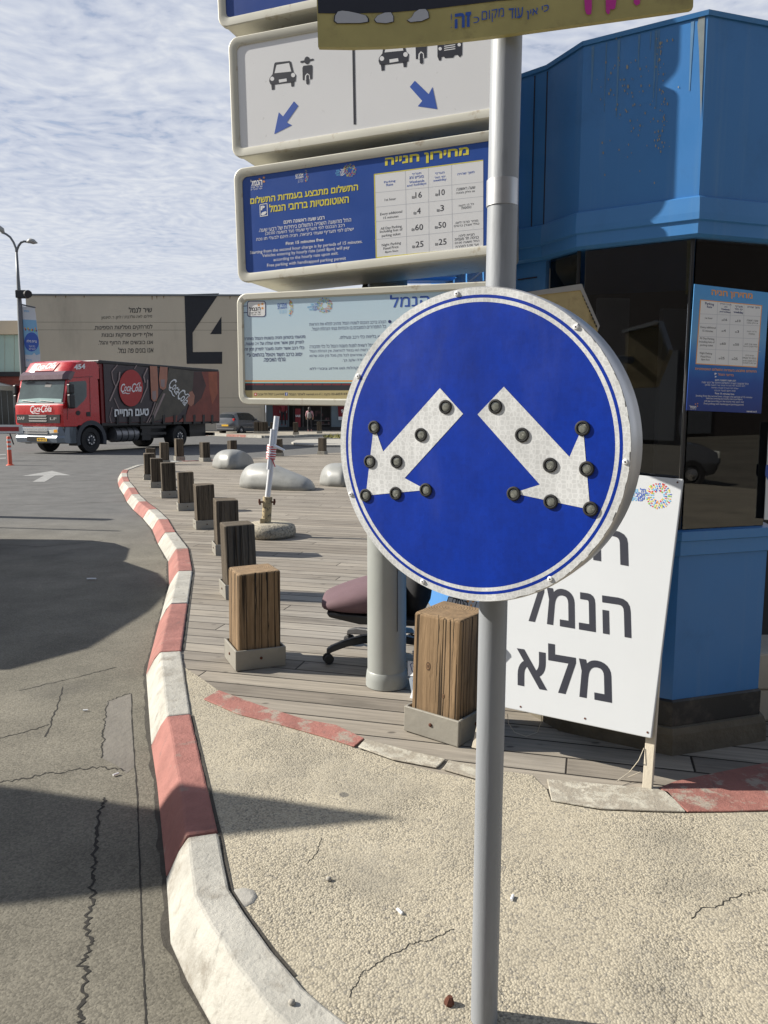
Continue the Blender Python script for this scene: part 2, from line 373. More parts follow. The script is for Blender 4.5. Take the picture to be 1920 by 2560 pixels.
def chipped_mat(name, paint, under, lo, hi, sc=7.0):
    m, g, b = new_mat(name); tc = g.n('ShaderNodeTexCoord', out=3)
    n = g.noise(tc, sc, 8, .7); c = g.mix(g.noise(tc, 3, 5), tuple(k*.82 for k in paint), tuple(min(1, k*1.1) for k in paint))
    c = g.mix(g.m('MULTIPLY', g.step(g.noise(tc, 2.6, 8, .72), .42, .64), .68), c, tuple(k*.52 for k in paint)); c = g.mix(g.m('MULTIPLY', g.step(g.noise(g.scale(tc, (3, 1, 1)), 9, 6, .7), .60, .70), .5), c, (.09, .085, .08))
    c = g.mix(g.step(n, lo, hi), c, under)
    sx = g.step(g.noise(g.scale(tc, (1, 1, 1)), 60, 5, .7), .66, .72); c = g.mix(g.m('MULTIPLY', sx, .5), c, tuple(k*.4 for k in under))
    g.put(b.inputs['Base Color'], c); b.inputs['Roughness'].default_value = .8; b.inputs['Specular IOR Level'].default_value = .3
    h = g.m('ADD', g.noise(tc, 60, 6, .7), g.m('MULTIPLY', g.noise(tc, 10, 4), 1.5))
    g.put(b.inputs['Normal'], g.n('ShaderNodeBump', Strength=.55, Distance=.008, Height=h)); return m

def retro_mat(name, col, cell):
    m, g, b = new_mat(name); tc = g.n('ShaderNodeTexCoord', out=3)
    vd = g.n('ShaderNodeTexVoronoi', {'feature': 'DISTANCE_TO_EDGE'}, Vector=tc, Scale=115.0, Randomness=.5)
    vc = g.n('ShaderNodeTexVoronoi', out=1, Vector=tc, Scale=115.0, Randomness=.5)
    sp = m.node_tree.nodes.new('ShaderNodeSeparateXYZ'); g.put(sp.inputs[0], vc)
    e = g.step(vd, .06, .14)
    c = g.mix(e, col, tuple(k*cell for k in col))
    c = g.mul(c, g.m('ADD', .95, g.m('MULTIPLY', sp.outputs[0], .10)))
    band = g.noise(g.scale(tc, (9, 9, 2)), 1.0, 3)
    c = g.mul(c, g.m('ADD', .78, g.m('MULTIPLY', band, .44)))
    b.inputs['Specular IOR Level'].default_value = .3
    blot = g.step(g.noise(g.scale(tc, (7, 7, 4)), 1.6, 7, .7), .42, .68); c = g.mul(c, g.m('SUBTRACT', 1.06, g.m('MULTIPLY', blot, .22)))
    scr = g.step(g.noise(g.scale(tc, (60, 60, 7)), 1.0, 6, .75), .71, .74); c = g.mix(g.m('MULTIPLY', scr, .25), c, (.5, .52, .58))
    smear = g.step(g.noise(g.scale(tc, (5, 5, 1.6)), 1.4, 6, .65), .55, .8); c = g.mix(g.m('MULTIPLY', smear, .045), c, (.45, .47, .55))
    g.put(b.inputs['Base Color'], c); g.put(b.inputs['Roughness'], g.m('ADD', .3, g.m('MULTIPLY', g.noise(tc, 8, 4), .25)))
    g.put(b.inputs['Normal'], g.n('ShaderNodeBump', Strength=.06, Distance=.01, Height=g.noise(tc, 14, 3))); return m

def grad_mat(name, stops, rough=.45, var=.06):
    """printed panel whose colour runs from bottom to top (its own print)"""
    m, g, b = new_mat(name); tc = m.node_tree.nodes.new('ShaderNodeTexCoord'); sp = m.node_tree.nodes.new('ShaderNodeSeparateXYZ'); g.put(sp.inputs[0], tc.outputs[0])
    n = g.noise(tc.outputs[0], 5, 5); z = g.m('ADD', sp.outputs[2], g.m('MULTIPLY', g.m('SUBTRACT', n, .5), var*2))
    g.put(b.inputs['Base Color'], g.ramp(z, stops)); b.inputs['Roughness'].default_value = rough; return m

def glass_mat(name, tint, refl=1.5, rough=.01):
    m, g, b = new_mat(name); nt = m.node_tree
    tr = g.n('ShaderNodeBsdfTransparent', Color=(*tint, 1)); gl = g.n('ShaderNodeBsdfGlossy', Color=(1, 1, 1, 1), Roughness=rough)
    fr = g.n('ShaderNodeFresnel', IOR=refl)
    ms = g.n('ShaderNodeMixShader', i0=fr, i1=tr, i2=gl); nt.links.new(ms, nt.nodes['Material Output'].inputs[0]); return m

M['asphalt'] = asphalt_mat(); M['agg'] = aggregate_mat(); M['deck'] = deck_mat()
M['kerb_red'] = chipped_mat('faded_red_kerb_paint', (.34, .148, .125), (.25, .215, .18), .60, .70)
M['kerb_white'] = chipped_mat('chalky_white_kerb_paint', (.43, .415, .37), (.25, .23, .195), .52, .66)
M['kerb_white_old'] = chipped_mat('flaking_white_kerb_paint', (.52, .49, .41), (.30, .27, .22), .44, .53, 16.0)
M['kerb_red_old'] = chipped_mat('flaking_red_kerb_paint', (.33, .145, .120), (.30, .255, .21), .52, .60, 9.0)
M['wood_warm'] = wood_mat('warm_timber', (.115, .074, .040), (.33, .225, .130), (.018, .013, .009))
M['wood_grey'] = wood_mat('weathered_timber', (.050, .040, .030), (.150, .120, .086), (.018, .014, .01))
mk('collar', (.27, .255, .22), .55, .25, .14, 9, .15, 40)
mk('galv', (.25, .265, .285), .5, .12, .16, 8, .08, 50, (1, 1, .15), dirt=((.12, .12, .125), .56, .8, 9))
mk('post_grey', (.30, .315, .30), .42, .1, .07, 3, .06, 30, dirt=((.20, .19, .17), .60, .85, 5))
mk('casing', (.55, .535, .46), .5, .1, .08, 4, dirt=((.30, .22, .13), .60, .74, 14))
mk('panel_white', (.74, .745, .76), .4, 0, .03, 2, dirt=((.5, .5, .5), .66, .8, 30))
mk('panel_blue', (.022, .075, .33), .35, 0, .10, 3, .05, 7)
mk('panel_blue_dark', (.012, .05, .26), .35, 0, .10, 3)
mk('ink', (.016, .018, .030), .5, 0, .1, 6)
mk('ink_navy', (.015, .025, .14), .5, 0, .1, 6)
mk('ink_blue', (.030, .095, .42), .5, 0, .1, 6)
mk('ink_yellow', (.66, .58, .055), .5, 0, .08, 6)
mk('ink_white', (.78, .78, .78), .5, 0, .05, 6)
mk('ink_orange', (.75, .33, .07), .5, 0, .08, 6)
mk('ink_red', (.55, .035, .04), .5, 0, .08, 6)
mk('ink_green', (.25, .45, .08), .5, 0, .08, 6)
mk('ink_sky', (.13, .42, .70), .5, 0, .08, 6)
mk('ink_magenta', (.52, .03, .30), .5, 0, .08, 6)
mk('ink_tan', (.48, .40, .20), .5, 0, .08, 5)
mk('ink_cyan', (.30, .60, .62), .5, 0, .05, 6)
mk('ink_grey', (.45, .47, .52), .5, 0, .05, 6)
mk('yellow_board', (.40, .35, .135), .5, 0, .20, 9, dirt=((.20, .16, .07), .55, .85, 22))
mk('black', (.012, .012, .014), .45, 0, .2, 6)
mk('rubber', (.016, .016, .017), .75, 0, .3, 8)
mk('black_fabric', (.014, .014, .016), .9, 0, .3, 20, .2, 200)
def kiosk_mat(name, col, st):
    m, g, b = new_mat(name); tc = g.n('ShaderNodeTexCoord', out=3)
    c = g.mix(g.noise(tc, 1.3, 5), tuple(k*.84 for k in col), tuple(k*1.14 for k in col))
    drip = g.noise(g.scale(tc, (16, 16, .7)), 1.0, 6, .65); c = g.mix(g.m('MULTIPLY', g.step(drip, .54, .74), st), c, (col[0]*2.2+.03, col[1]*1.25+.02, col[2]*.95))
    gr = g.noise(tc, 3.5, 8, .7); c = g.mix(g.m('MULTIPLY', g.step(gr, .55, .72), st), c, tuple(k*.62 for k in col))
    scr = g.noise(g.scale(tc, (30, 30, 9)), 1.0, 7, .75); c = g.mix(g.m('MULTIPLY', g.step(scr, .69, .73), .6), c, (.20, .24, .26))
    g.put(b.inputs['Base Color'], c); g.put(b.inputs['Roughness'], g.m('ADD', .26, g.m('MULTIPLY', gr, .3)))
    g.put(b.inputs['Normal'], g.n('ShaderNodeBump', Strength=.22, Distance=.02, Height=g.m('ADD', g.noise(tc, 2.2, 2), g.m('MULTIPLY', g.noise(tc, 90, 3), .02)))); return m
M['kiosk_blue'] = kiosk_mat('blue_kiosk_panel', (.036, .172, .44), .38)
M['kiosk_trim'] = kiosk_mat('blue_kiosk_trim', (.045, .19, .46), .3)
mk('concrete', (.34, .325, .29), .8, 0, .16, 5, .3, 50, dirt=((.20, .18, .15), .55, .75, 6))
mk('old_concrete', (.125, .108, .078), .9, 0, .35, 8, .7, 30)
mk('blob', (.255, .258, .246), .45, 0, .10, 3, .05, 40, dirt=((.17, .17, .158), .5, .8, 4))
mk('purple', (.115, .066, .076), .85, 0, .12, 8, .2, 300)
mk('signboard_white', (.52, .54, .56), .42, 0, .03, 3, .03, 6, dirt=((.5, .5, .49), .66, .85, 9))
mk('raw_wood', (.50, .45, .36), .8, 0, .15, 10, .2, 60, (1, 1, .2))
mk('truck_red', (.50, .016, .020), .28, 0, .08, 2, coat=.4)
mk('steel_bumper', (.19, .22, .255), .35, .2, .08, 3)
mk('chrome', (.55, .55, .56), .25, .9, .08, 5)
mk('dark_plastic', (.035, .04, .05), .55, 0, .15, 4)
mk('tarp', (.050, .038, .044), .5, 0, .18, .8, .1, 2)
mk('skin', (.40, .17, .11), .5, 0, .22, 2)
mk('bottle', (.065, .055, .04), .4, 0, .5, 2.2)
mk('glow_red', (.21, .045, .030), .5, 0, .45, 1.1)
mk('plate_yellow', (.72, .42, .02), .5, 0, .06, 6)
mk('lamp_lens', (.6, .6, .55), .15, 0, .2, 12)
mk('amber', (.75, .33, .03), .25, 0, .1, 12)
mk('tail_red', (.45, .015, .012), .25, 0, .1, 12)
mk('wall_tan', (.52, .455, .355), .85, 0, .10, .35, .1, 6, (1, 1, .35), dirt=((.36, .315, .25), .55, .85, .5))
mk('wall_tan_light', (.30, .27, .22), .85, 0, .08, .5)
mk('mural_black', (.020, .021, .026), .75, 0, .15, 1)
mk('pale_glass', (.30, .42, .40), .2, 0, .10, .5)
mk('dark_glass', (.025, .03, .035), .06, 0, .3, 1)
mk('brick', (.18, .045, .035), .85, 0, .25, 3)
mk('car_grey', (.11, .115, .125), .3, .3, .06, 3, coat=.5)
mk('car_white', (.62, .62, .62), .3, 0, .05, 3, coat=.5)
mk('post_orange', (.60, .085, .035), .5, 0, .12, 6)
mk('boom_white', (.62, .63, .62), .45, 0, .08, 4)
mk('pipe_white', (.62, .63, .65), .35, 0, .07, 8, (0), 40)
mk('rust_tube', (.36, .29, .17), .8, .1, .3, 18, .3, 60, dirt=((.05, .04, .035), .52, .62, 24))
mk('rust', (.10, .035, .02), .9, .2, .4, 25, .5, 60)
mk('lamp_metal', (.16, .17, .18), .5, .4, .1, 5)
mk('banner_blue', (.20, .42, .62), .6, 0, .08, 2)
mk('pale_print', (.56, .60, .63), .6, 0, .06, 2)
mk('tan_board', (.40, .32, .165), .55, 0, .28, 10, dirt=((.16, .115, .05), .52, .80, 16))
mk('crack', (.020, .018, .015), .95, 0, .3, 20)
mk('patch', (.155, .142, .122), .92, 0, .22, 3, .6, 30)
mk('road_paint', (.27, .27, .262), .8, 0, .2, 3, dirt=((.16, .16, .155), .50, .66, 9))
mk('shop_dark', (.016, .014, .014), .5, 0, .3, 1)
mk('shop_red', (.20, .012, .02), .6, 0, .1, 1)
mk('hair', (.018, .012, .01), .6, 0, .2, 20)
mk('skin_person', (.45, .27, .19), .55, 0, .08, 9)
mk('pink_cloth', (.45, .24, .26), .85, 0, .12, 9)
mk('grey_cloth', (.22, .20, .19), .85, 0, .12, 9)
mk('trousers', (.018, .018, .022), .85, 0, .2, 9)
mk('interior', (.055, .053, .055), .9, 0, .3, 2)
mk('curtain', (.20, .19, .175), .9, 0, .1, 4)
mk('pebble', (.33, .31, .27), .9, 0, .2, 30, .4, 60)
mk('dry_grass', (.20, .19, .055), .9, 0, .4, 6)
mk('aluminium', (.50, .50, .50), .35, .7, .12, 7)
M['retro_blue'] = retro_mat('blue_reflective_film', (.001, .029, .31), .95)
M['retro_white'] = retro_mat('white_reflective_film', (.66, .67, .67), .86)
M['disc_agg'] = aggregate_mat('washed_pebble_concrete', 62.0, .78, .82)
M['kiosk_glass'] = glass_mat('tinted_window_glass', (.44, .45, .47), 1.7)
M['car_glass'] = glass_mat('windscreen_glass', (.35, .42, .40), 1.5)
M['lens'] = glass_mat('clear_lens', (.85, .88, .85), 1.5, .05)
M['board_sky'] = grad_mat('printed_pale_sky', [(0, (.58, .70, .74)), (.5, (.60, .73, .80)), (1, (.52, .68, .80))], .35, .10)
M['poster_sea'] = grad_mat('printed_sea_poster', [(0, (.010, .030, .20)), (.25, (.014, .07, .34)), (.42, (.03, .18, .52)), (.6, (.13, .34, .62)), (1, (.07, .30, .66))], .4, .05)
mk('speck', (.30, .27, .19), .7, 0, .3, 40)
mk('rust_stain', (.16, .19, .20), .6, 0, .35, 14)
mk('black_scuffed', (.020, .021, .022), .5, 0, .3, 5, dirt=((.10, .09, .075), .52, .72, 6))
mk('curtain_dark', (.62, .61, .58), .9, 0, .15, 5)
mk('retro_dull', (.12, .15, .19), .5, 0, .15, 6)
mk('lamp_lens2', (.17, .175, .155), .10, 0, .6, 190, coat=.6, dirt=((.55, .55, .48), .60, .66, 230))  # pale specks painted into the colour as glints on the lens
mk('visor', (.10, .05, .06), .25, 0, .1, 3, coat=.5)
mk('cab_glass', (.075, .10, .10), .08, 0, .45, 1.3)
mk('tank', (.20, .20, .21), .35, .5, .15, 3)
mk('truck_dark_red', (.16, .008, .01), .4, 0, .1, 2)
mk('nail', (.30, .22, .21), .5, 0, .2, 2)
mk('ink_disc', (.42, .03, .03), .5, 0, .06, 2)
mk('car_glass_dark', (.02, .025, .028), .08, 0, .3, 2)
mk('wall_joint', (.26, .23, .18), .9, 0, .1, 2)
mk('rust_wall', (.22, .13, .06), .9, 0, .2, 3)
mk('shop_blue', (.16, .20, .23), .6, 0, .2, .6)
mk('shop_goods', (.10, .05, .05), .8, 0, .6, 2)
mk('brick_dark', (.06, .05, .045), .9, 0, .2, .5)
mk('lamp_metal_light', (.36, .36, .34), .5, .2, .1, 3)
mk('kerb_red_deep', (.32, .03, .03), .5, 0, .1, 4)
mk('glow_dark', (.065, .025, .024), .5, 0, .4, 1.5)
mk('glow_light', (.33, .085, .04), .5, 0, .4, 1.5)
mk('knot_dark', (.075, .040, .02), .85, 0, .3, 60)
mk('knot_light', (.20, .115, .055), .85, 0, .3, 60)
mk('drip', (.085, .20, .36), .6, 0, .3, 10)
mk('gutter', (.045, .040, .032), .95, 0, .35, 14, .5, 60)

# ================================================================== THE SETTING
def structure(name, mb, mats, **k): return tag(mb.build(name, mats, None, loc=(0, 0, 0), **k), kind='structure')
z8 = Z(280, 1060, .3617); z3 = Z(0, 1100, .3376); z4 = Z(0, 1640, .4581); zr = Z(1200, 1180, .43395); zb = Z(740, 1380, .33755)
GZ = .12                                                # deck and pavement level above the road

b = MB(); b.face([(-900, -300, 0), (900, -300, 0), (900, 1500, 0), (-900, 1500, 0)]); structure('road', b, M['asphalt'])

# kerb: one profile swept along the inner top edge, one stone per painted stripe
stones = [  # (inner top edge pixel at the near end of the stone, colour)
    (z3(1390, 1205), z3(1340, 1560), 'r'), (z3(1425, 965), z3(1390, 1205), 'w'), (z3(1395, 800), z3(1425, 965), 'r'), (z3(1300, 680), z3(1395, 800), 'w'),
    (z3(1245, 585), z3(1300, 680), 'r'), (z3(1165, 510), z3(1245, 585), 'w'), (z3(1085, 452), z3(1165, 510), 'r'), (z3(1030, 400), z3(1085, 452), 'w'),
    (z3(1000, 352), z3(1030, 400), 'r'), (z3(960, 307), z3(1000, 352), 'w'), (z3(945, 272), z3(960, 307), 'r'), (z3(940, 245), z3(945, 272), 'w'), (z3(950, 220), z3(940, 245), 'r'), (z3(1045, 185), z3(950, 220), 'w')]
KZ = .13
path = [gp(*s[0], KZ) for s in reversed(stones)] + [gp(*stones[0][1], KZ)]        # far to near
cols = [s[2] for s in reversed(stones)]
near = [(z4(1040, 315), 'w'), (z4(1190, 960), 'r')]
for q, c in near: path.append(gp(*q, KZ)); cols.append(c)
tail = [z4(1250, 1270), z4(1340, 1410), z4(1480, 1600), z4(1659, 1810)]
for q in tail: path.append(gp(*q, KZ)); cols.append('w')
path += [Vector((.02, 1.48, KZ)), Vector((.30, 1.20, KZ)), Vector((.75, .85, KZ))]; cols += ['w', 'r', 'w']
path = [Vector((-4.2, 22.6, KZ)), Vector((-5.6, 21.6, KZ))] + path; cols = ['r', 'w'] + cols
KERB_IN = path
def offs(i):
    a = path[max(i-1, 0)]; c = path[min(i+1, len(path)-1)]; d = (c-a).normalized(); return Vector((d.y, -d.x, 0))      # towards the road (path runs towards the camera)
JIT = {}
def kerbring(p, q):
    J = JIT.setdefault((round(p.x, 3), round(p.y, 3)), [random.uniform(-1, 1) for _ in range(5)]); jit = J[0]*.003
    q = q*(.84+.16*min(1, max(0, (p.y-3.0)/1.5)))
    return [Vector((p.x, p.y, 0)), Vector((p.x, p.y, KZ+jit)), p+q*(.118+J[1]*.0035)+Vector((0, 0, jit+.002)), p+q*(.152+J[2]*.003)+Vector((0, 0, -.040+jit+J[3]*.004)), Vector((p.x, p.y, 0))+q*.205]
bk = MB()
for i in range(len(path)-1):
    bk.mi = 0 if cols[i] == 'r' else 1
    p0, p1 = path[i], path[i+1]; q0, q1 = offs(i), offs(i+1); d = (p1-p0).normalized()
    n = max(1, int((p1-p0).length/.07)); rings = []
    for k in range(n+1):
        t = k/n; p = p0.lerp(p1, t); q = q0.lerp(q1, t).normalized()
        if k == 0 and i and cols[i-1] != cols[i]: p = p + d*.004
        if k == n and i+1 < len(cols) and cols[i+1] != cols[i]: p = p - d*.004
        rings.append(kerbring(p, q))
    bk.loft(rings)
structure('kerb', bk, [M['kerb_red'], M['kerb_white']], bevel=.009, seg=2)

# boardwalk and pavement
poly = [p.copy() for p in KERB_IN if p.y > 3.9]
b = MB(); deck_top = GZ - .004
dk = [Vector((p.x, p.y, deck_top)) for p in poly] + [Vector((x, y, deck_top)) for x, y in ((-.85, 3.2), (0, 2.6), (.8, 2.2), (3, 2.0), (16, 1.0), (16, 34), (6, 29), (-1.6, 26.4), (-4.2, 23.0))]
b.face(dk); b.face([(p.x, p.y, 0) for p in dk][::-1])
for i in range(len(dk)):
    p, q = dk[i], dk[(i+1) % len(dk)]; b.face([p, (p.x, p.y, 0), (q.x, q.y, 0), q])
structure('boardwalk', b, M['deck'])
edge = [z4(1004, 60), z4(1110, 130), z4(1195, 190), z4(1150, 245), z4(1400, 340), z4(1659, 402), zb(430, 1448), zb(760, 1560), zb(1080, 1640), zb(1340, 1690), zr(150, 1725), zr(300, 1745), zr(385, 1830), zr(410, 1900), zr(700, 1950), zr(1000, 1962), zr(1190, 1966), zr(1659, 1958)]
pv_ = [gp(*q, GZ) for q in edge] + [Vector((4, 2.45, GZ)), Vector((12, 2.2, GZ)), Vector((12, -6, GZ)), Vector((1.2, -6, GZ))] + [Vector((p.x, p.y, GZ)) for p in reversed([p for p in KERB_IN if p.y < 4.05])]
b = MB(); b.face(pv_); structure('pavement', b, M['agg'])

# flush edge stones between boardwalk and pavement
fl = MB()
def flush(mi, up, lo):
    u = [gp(*q, GZ) for q in up]; l = [gp(*q, GZ) for q in lo]
    fl.mi = mi; fl.prism(u + l[::-1], (0, 0, .007))
flush(0, [z4(1195, 192), z4(1400, 268), z4(1659, 350), zb(300, 1290), zb(505, 1388)], [z4(1112, 240), z4(1300, 322), z4(1550, 385), zb(200, 1375), zb(432, 1448)])
flush(1, [zb(515, 1392), zb(800, 1470), zb(1112, 1543)], [zb(460, 1450), zb(720, 1545), zb(1040, 1605)])
flush(1, [zb(1130, 1550), zb(1345, 1592)], [zb(1085, 1615), zb(1345, 1690)])
flush(1, [zr(385, 1775), zr(700, 1805), zr(1010, 1830), zr(1085, 1850)], [zr(412, 1900), zr(700, 1948), zr(1000, 1960), zr(1185, 1964)])
flush(0, [zr(1030, 1826), zr(1120, 1790), zr(1380, 1735), zr(1659, 1680)], [zr(1195, 1964), zr(1400, 1963), zr(1659, 1956), (1960, 2020)])
structure('edge_stones', fl, [M['kerb_red_old'], M['kerb_white_old']], bevel=.006)

# cracks, patch and joints in the road
def crackline(mb, pix, w0, z=.0014, rough=.012, sub=14):
    P = [gp(*q, z) for q in pix]; L = []; R = []
    pts = []
    for i in range(len(P)-1):
        for k in range(sub): pts.append(P[i].lerp(P[i+1], k/sub))
    pts.append(P[-1])
    n_ = 0
    for i, p in enumerate(pts):
        d = (pts[min(i+1, len(pts)-1)]-pts[max(i-1, 0)]).normalized(); q = Vector((d.y, -d.x, 0)); n_ = n_*.6 + random.uniform(-rough, rough)
        ww = w0*random.uniform(.45, 1.3); L.append(p+q*(n_+ww)); R.append(p+q*(n_-ww))
    for i in range(len(pts)-1): mb.face([L[i], R[i], R[i+1], L[i+1]])
ck = MB()
crackline(ck, [z4(715, 205), z4(725, 450), z4(745, 700), z4(755, 950), z4(770, 1400), z4(785, 1800), z4(797, 2040)], .0028, rough=.0012)
crackline(ck, [z4(715, 204), z4(650, 222), z4(582, 250), z4(575, 330), z4(565, 420), z4(555, 555)], .003, rough=.008)
crackline(ck, [z4(565, 770), z4(550, 860), z4(520, 1080), z4(505, 1250), z4(490, 1390), z4(488, 1530), z4(448, 1655), z4(462, 1750), z4(442, 1950), z4(432, 2050)], .0055, rough=.010)
crackline(ck, [z4(-20, 692), z4(150, 665), z4(270, 640), z4(400, 625), z4(560, 605), z4(690, 620)], .004, rough=.012)
crackline(ck, [z4(-20, 455), z4(150, 410), z4(270, 372)], .003, rough=.006); crackline(ck, [z4(345, 168), z4(300, 300), z4(245, 440)], .003, rough=.006)
crackline(ck, [z4(100, 187), z4(400, 120), z4(640, 60)], .003, rough=.008); crackline(ck, [z3(-10, 775), z3(300, 790), z3(760, 745)], .006, rough=.02)
crackline(ck, [z3(-10, 480), z3(180, 482)], .012, rough=.006); crackline(ck, [z3(180, 478), z3(460, 472), z3(950, 455)], .012, rough=.012); crackline(ck, [z3(-5, 292), z3(450, 296), z3(880, 302)], .014, rough=.012)
crackline(ck, [zr(1200, 2560), zr(1500, 2420), zr(1640, 2400)], .002, z=GZ+.0008)
structure('road_crack', ck, M['crack'])
zc7 = Z(700, 1900, .3617)
ck = MB()
crackline(ck, [zc7(560, 1480), zc7(700, 1385), zc7(900, 1275), zc7(1050, 1235), zc7(1200, 1165)], .0016, z=GZ+.0008, rough=.004); crackline(ck, [zc7(560, 1480), zc7(470, 1640)], .0014, z=GZ+.0008, rough=.004)
crackline(ck, [zc7(190, 720), zc7(260, 640), zc7(280, 540)], .0012, z=GZ+.0008, rough=.004)
structure('pavement_crack', ck, M['crack'])
b = MB(); b.face([gp(*q, .0006) for q in (z4(585, 250), z4(715, 204), z4(725, 450), z4(740, 600), z4(690, 640), z4(640, 600), z4(560, 560), z4(570, 400))]); structure('road_patch', b, M['patch'])
gd = MB()
def along(z, off, w0, lo, hi, rough):
    P = [p + offs(i)*off*(.84+.16*min(1, max(0, (p.y-3.0)/1.5))) for i, p in enumerate(KERB_IN) if lo < p.y < hi]; pts = []
    for i in range(len(P)-1):
        n = max(2, int((P[i+1]-P[i]).length/.05)); pts += [P[i].lerp(P[i+1], k/n) for k in range(n)]
    n_ = 0; L = []; Rr = []
    for i, p in enumerate(pts):
        d_ = (pts[min(i+1, len(pts)-1)]-pts[max(i-1, 0)]).normalized(); q = Vector((d_.y, -d_.x, 0)); n_ = n_*.5 + random.uniform(-rough, rough); ww = w0*random.uniform(.3, 1.5)
        L.append(Vector((p.x, p.y, z))+q*(n_+ww)); Rr.append(Vector((p.x, p.y, z))-q*w0)
    for i in range(len(pts)-1): gd.face([L[i], Rr[i], Rr[i+1], L[i+1]])
along(.0032, .207, .010, 1.5, 17, .006); along(GZ+.0025, -.006, .007, 1.5, 4.0, .003); along(GZ-.001, -.008, .010, 4.0, 16, .004)
structure('gutter_dirt', gd, M['gutter'])
# painted arrow and lines on the far road
b = MB(); b.face([gp(*z3(x, y), .004) for x, y in ((385, 228), (525, 262), (410, 262), (330, 310), (240, 310), (325, 263), (165, 266))])
b.face([gp(*q, .004) for q in (z3(1070, 155), z3(1320, 154), z3(1320, 160), z3(1060, 161))])
for yy in (1137, 1146): b.face([(*gp(-20, yy, .004)[:2], .004), (*gp(15, yy-2, .004)[:2], .004), (*gp(15, yy, .004)[:2], .004), (*gp(-20, yy+2, .004)[:2], .004)])
structure('road_marking', b, M['road_paint'])

# far pavement in front of the hangar, islands
zf = Z(620, 980, .15672)
def slab(name, pix, z, mats, kerb=None, depth=None):
    P = [gp(*q, z) for q in pix]; b = MB(); b.prism([(p.x, p.y, 0) for p in P], (0, 0, z)); structure(name, b, mats)
fp = MB(); fp.mi = 0
fe = [(-60, 52), (-19, 53.5), (-14, 52.6)] + [tuple(gp(*zf(x, y), .12)[:2]) for x, y in ((0, 690), (250, 700), (700, 695), (960, 680), (1470, 675))] + [(6, 50.5), (40, 52)]
fp.prism([(x, y, 0) for x, y in fe] + [(40, 75, 0), (-60, 75, 0)], (0, 0, .11))
for i in range(len(fe)-1):
    a, c = Vector((*fe[i], 0)), Vector((*fe[i+1], 0)); d = (c-a); L = d.length; d.normalize(); q = Vector((-d.y, d.x, 0)); n = max(1, int(L/2.2))
    for k in range(n):
        fp.mi = 1 if k % 2 else 2
        p0 = a + d*(L*k/n) - q*.15; p1 = a + d*(L*(k+1)/n) - q*.15; fp.prism([p0, p1, p1+q*.3, p0+q*.3], (0, 0, .14))
structure('far_pavement', fp, [M['wall_tan_light'], M['kerb_red_old'], M['kerb_white']])
isl = MB(); isl.mi = 0
ip = [gp(*zf(x, y), 0) for x, y in ((690, 830), (760, 795), (1000, 785), (1470, 780), (1600, 800), (1600, 880), (1060, 880), (760, 855))]
isl.prism(ip, (0, 0, .10)); structure('traffic_island', isl, M['concrete'], bevel=.03)
gr = MB()
for k in range(260):
    p = gp(*zf(random.uniform(1230, 1700), random.uniform(715, 735)), .1) + Vector((random.uniform(-.2, .2), random.uniform(-.6, .6), 0)); a = random.uniform(0, 6.3); h = random.uniform(.08, .24)
    q = Vector((cos(a), sin(a), 0))*.03; gr.face([p-q, p+q, p+Vector((random.uniform(-.1, .1), random.uniform(-.1, .1), h))])
tag(gr.build('dry_grass', M['dry_grass']), 'dry yellow green grass on the far island behind the round sign', 'grass', kind='stuff')

# ================================================================== BOLLARDS
def bollard_proto(wood, w_=.235, h=.53, seed=1):
    r = random.Random(seed); t = thing('timber_bollard', 'x', 'bollard')
    b = MB(); k = w_/2; rings = []
    sk = [r.uniform(-.008, .008) for _ in range(4)]
    for z, s in ((.0, 1), (h*.5, 1.0), (h-.004, .995)):
        rings.append([Vector((x*s, y*s, z + (sk[i] if z > .4 else 0))) for i, (x, y) in enumerate(((-k, -k), (k, -k), (k, k), (-k, k)))])
    b.loft(rings); b.build('timber', wood, t, bevel=.012, seg=3)
    c = MB(); k2 = k+.022; th = .012
    for a in range(4):
        Mx = Matrix.Rotation(a*pi/2, 3, 'Z'); c.box(Mx @ Vector((0, -k2+th/2, .055)), (2*k2 - (2*th+.002 if a % 2 else 0), th, .11), Mx)
    c.build('steel_collar', M['collar'], t, bevel=.004)
    for a in range(4):
        Mx = Matrix.Rotation(a*pi/2, 3, 'Z')
        for c0 in [r.uniform(-.8, .8) for _ in range(r.choice((1, 2, 2, 3)))]:
            cr = MB(); z0, z1_ = (.11, h) if r.random() < .6 else (r.uniform(.12, .3), h); L_ = []; R2_ = []; x = c0*k; n = 14; ww = r.choice((.0011, .0016, .0024, .0042))
            for i in range(n+1):
                t_ = i/n; x += r.uniform(-.0028, .0028); q = ww*(.25+.75*t_)*r.uniform(.6, 1.2); zz_ = z0+(z1_-z0)*t_-.003; L_.append(Mx @ Vector((x-q, -k-.0006, zz_))); R2_.append(Mx @ Vector((x+q, -k-.0006, zz_)))
            for i in range(n): cr.face([L_[i], R2_[i], R2_[i+1], L_[i+1]])
            cr.build('drying_crack', M['crack'], t)
    sc = MB()
    for a in range(4):
        d = Matrix.Rotation(a*pi/2, 3, 'Z') @ Vector((0, -1, 0)); sc.lathe(d*(k2) + Vector((0, 0, .06)), d, [(.008, -.002), (.008, .004), (.004, .006)], 8)
    sc.build('screw', M['rust'], t); return t
proto_w = bollard_proto(M['wood_warm']); proto_g = bollard_proto(M['wood_grey'], .225, .55, 5); more_g = [proto_g] + [bollard_proto(M['wood_grey'], .225+.01*random.uniform(-1, 1), .55, s_) for s_ in (9, 14, 23)]; proto_k = bollard_proto(M['wood_warm'], .235, .53, 31)
for ob in [proto_w, proto_k]+more_g: ob.location = (0, 0, GZ)
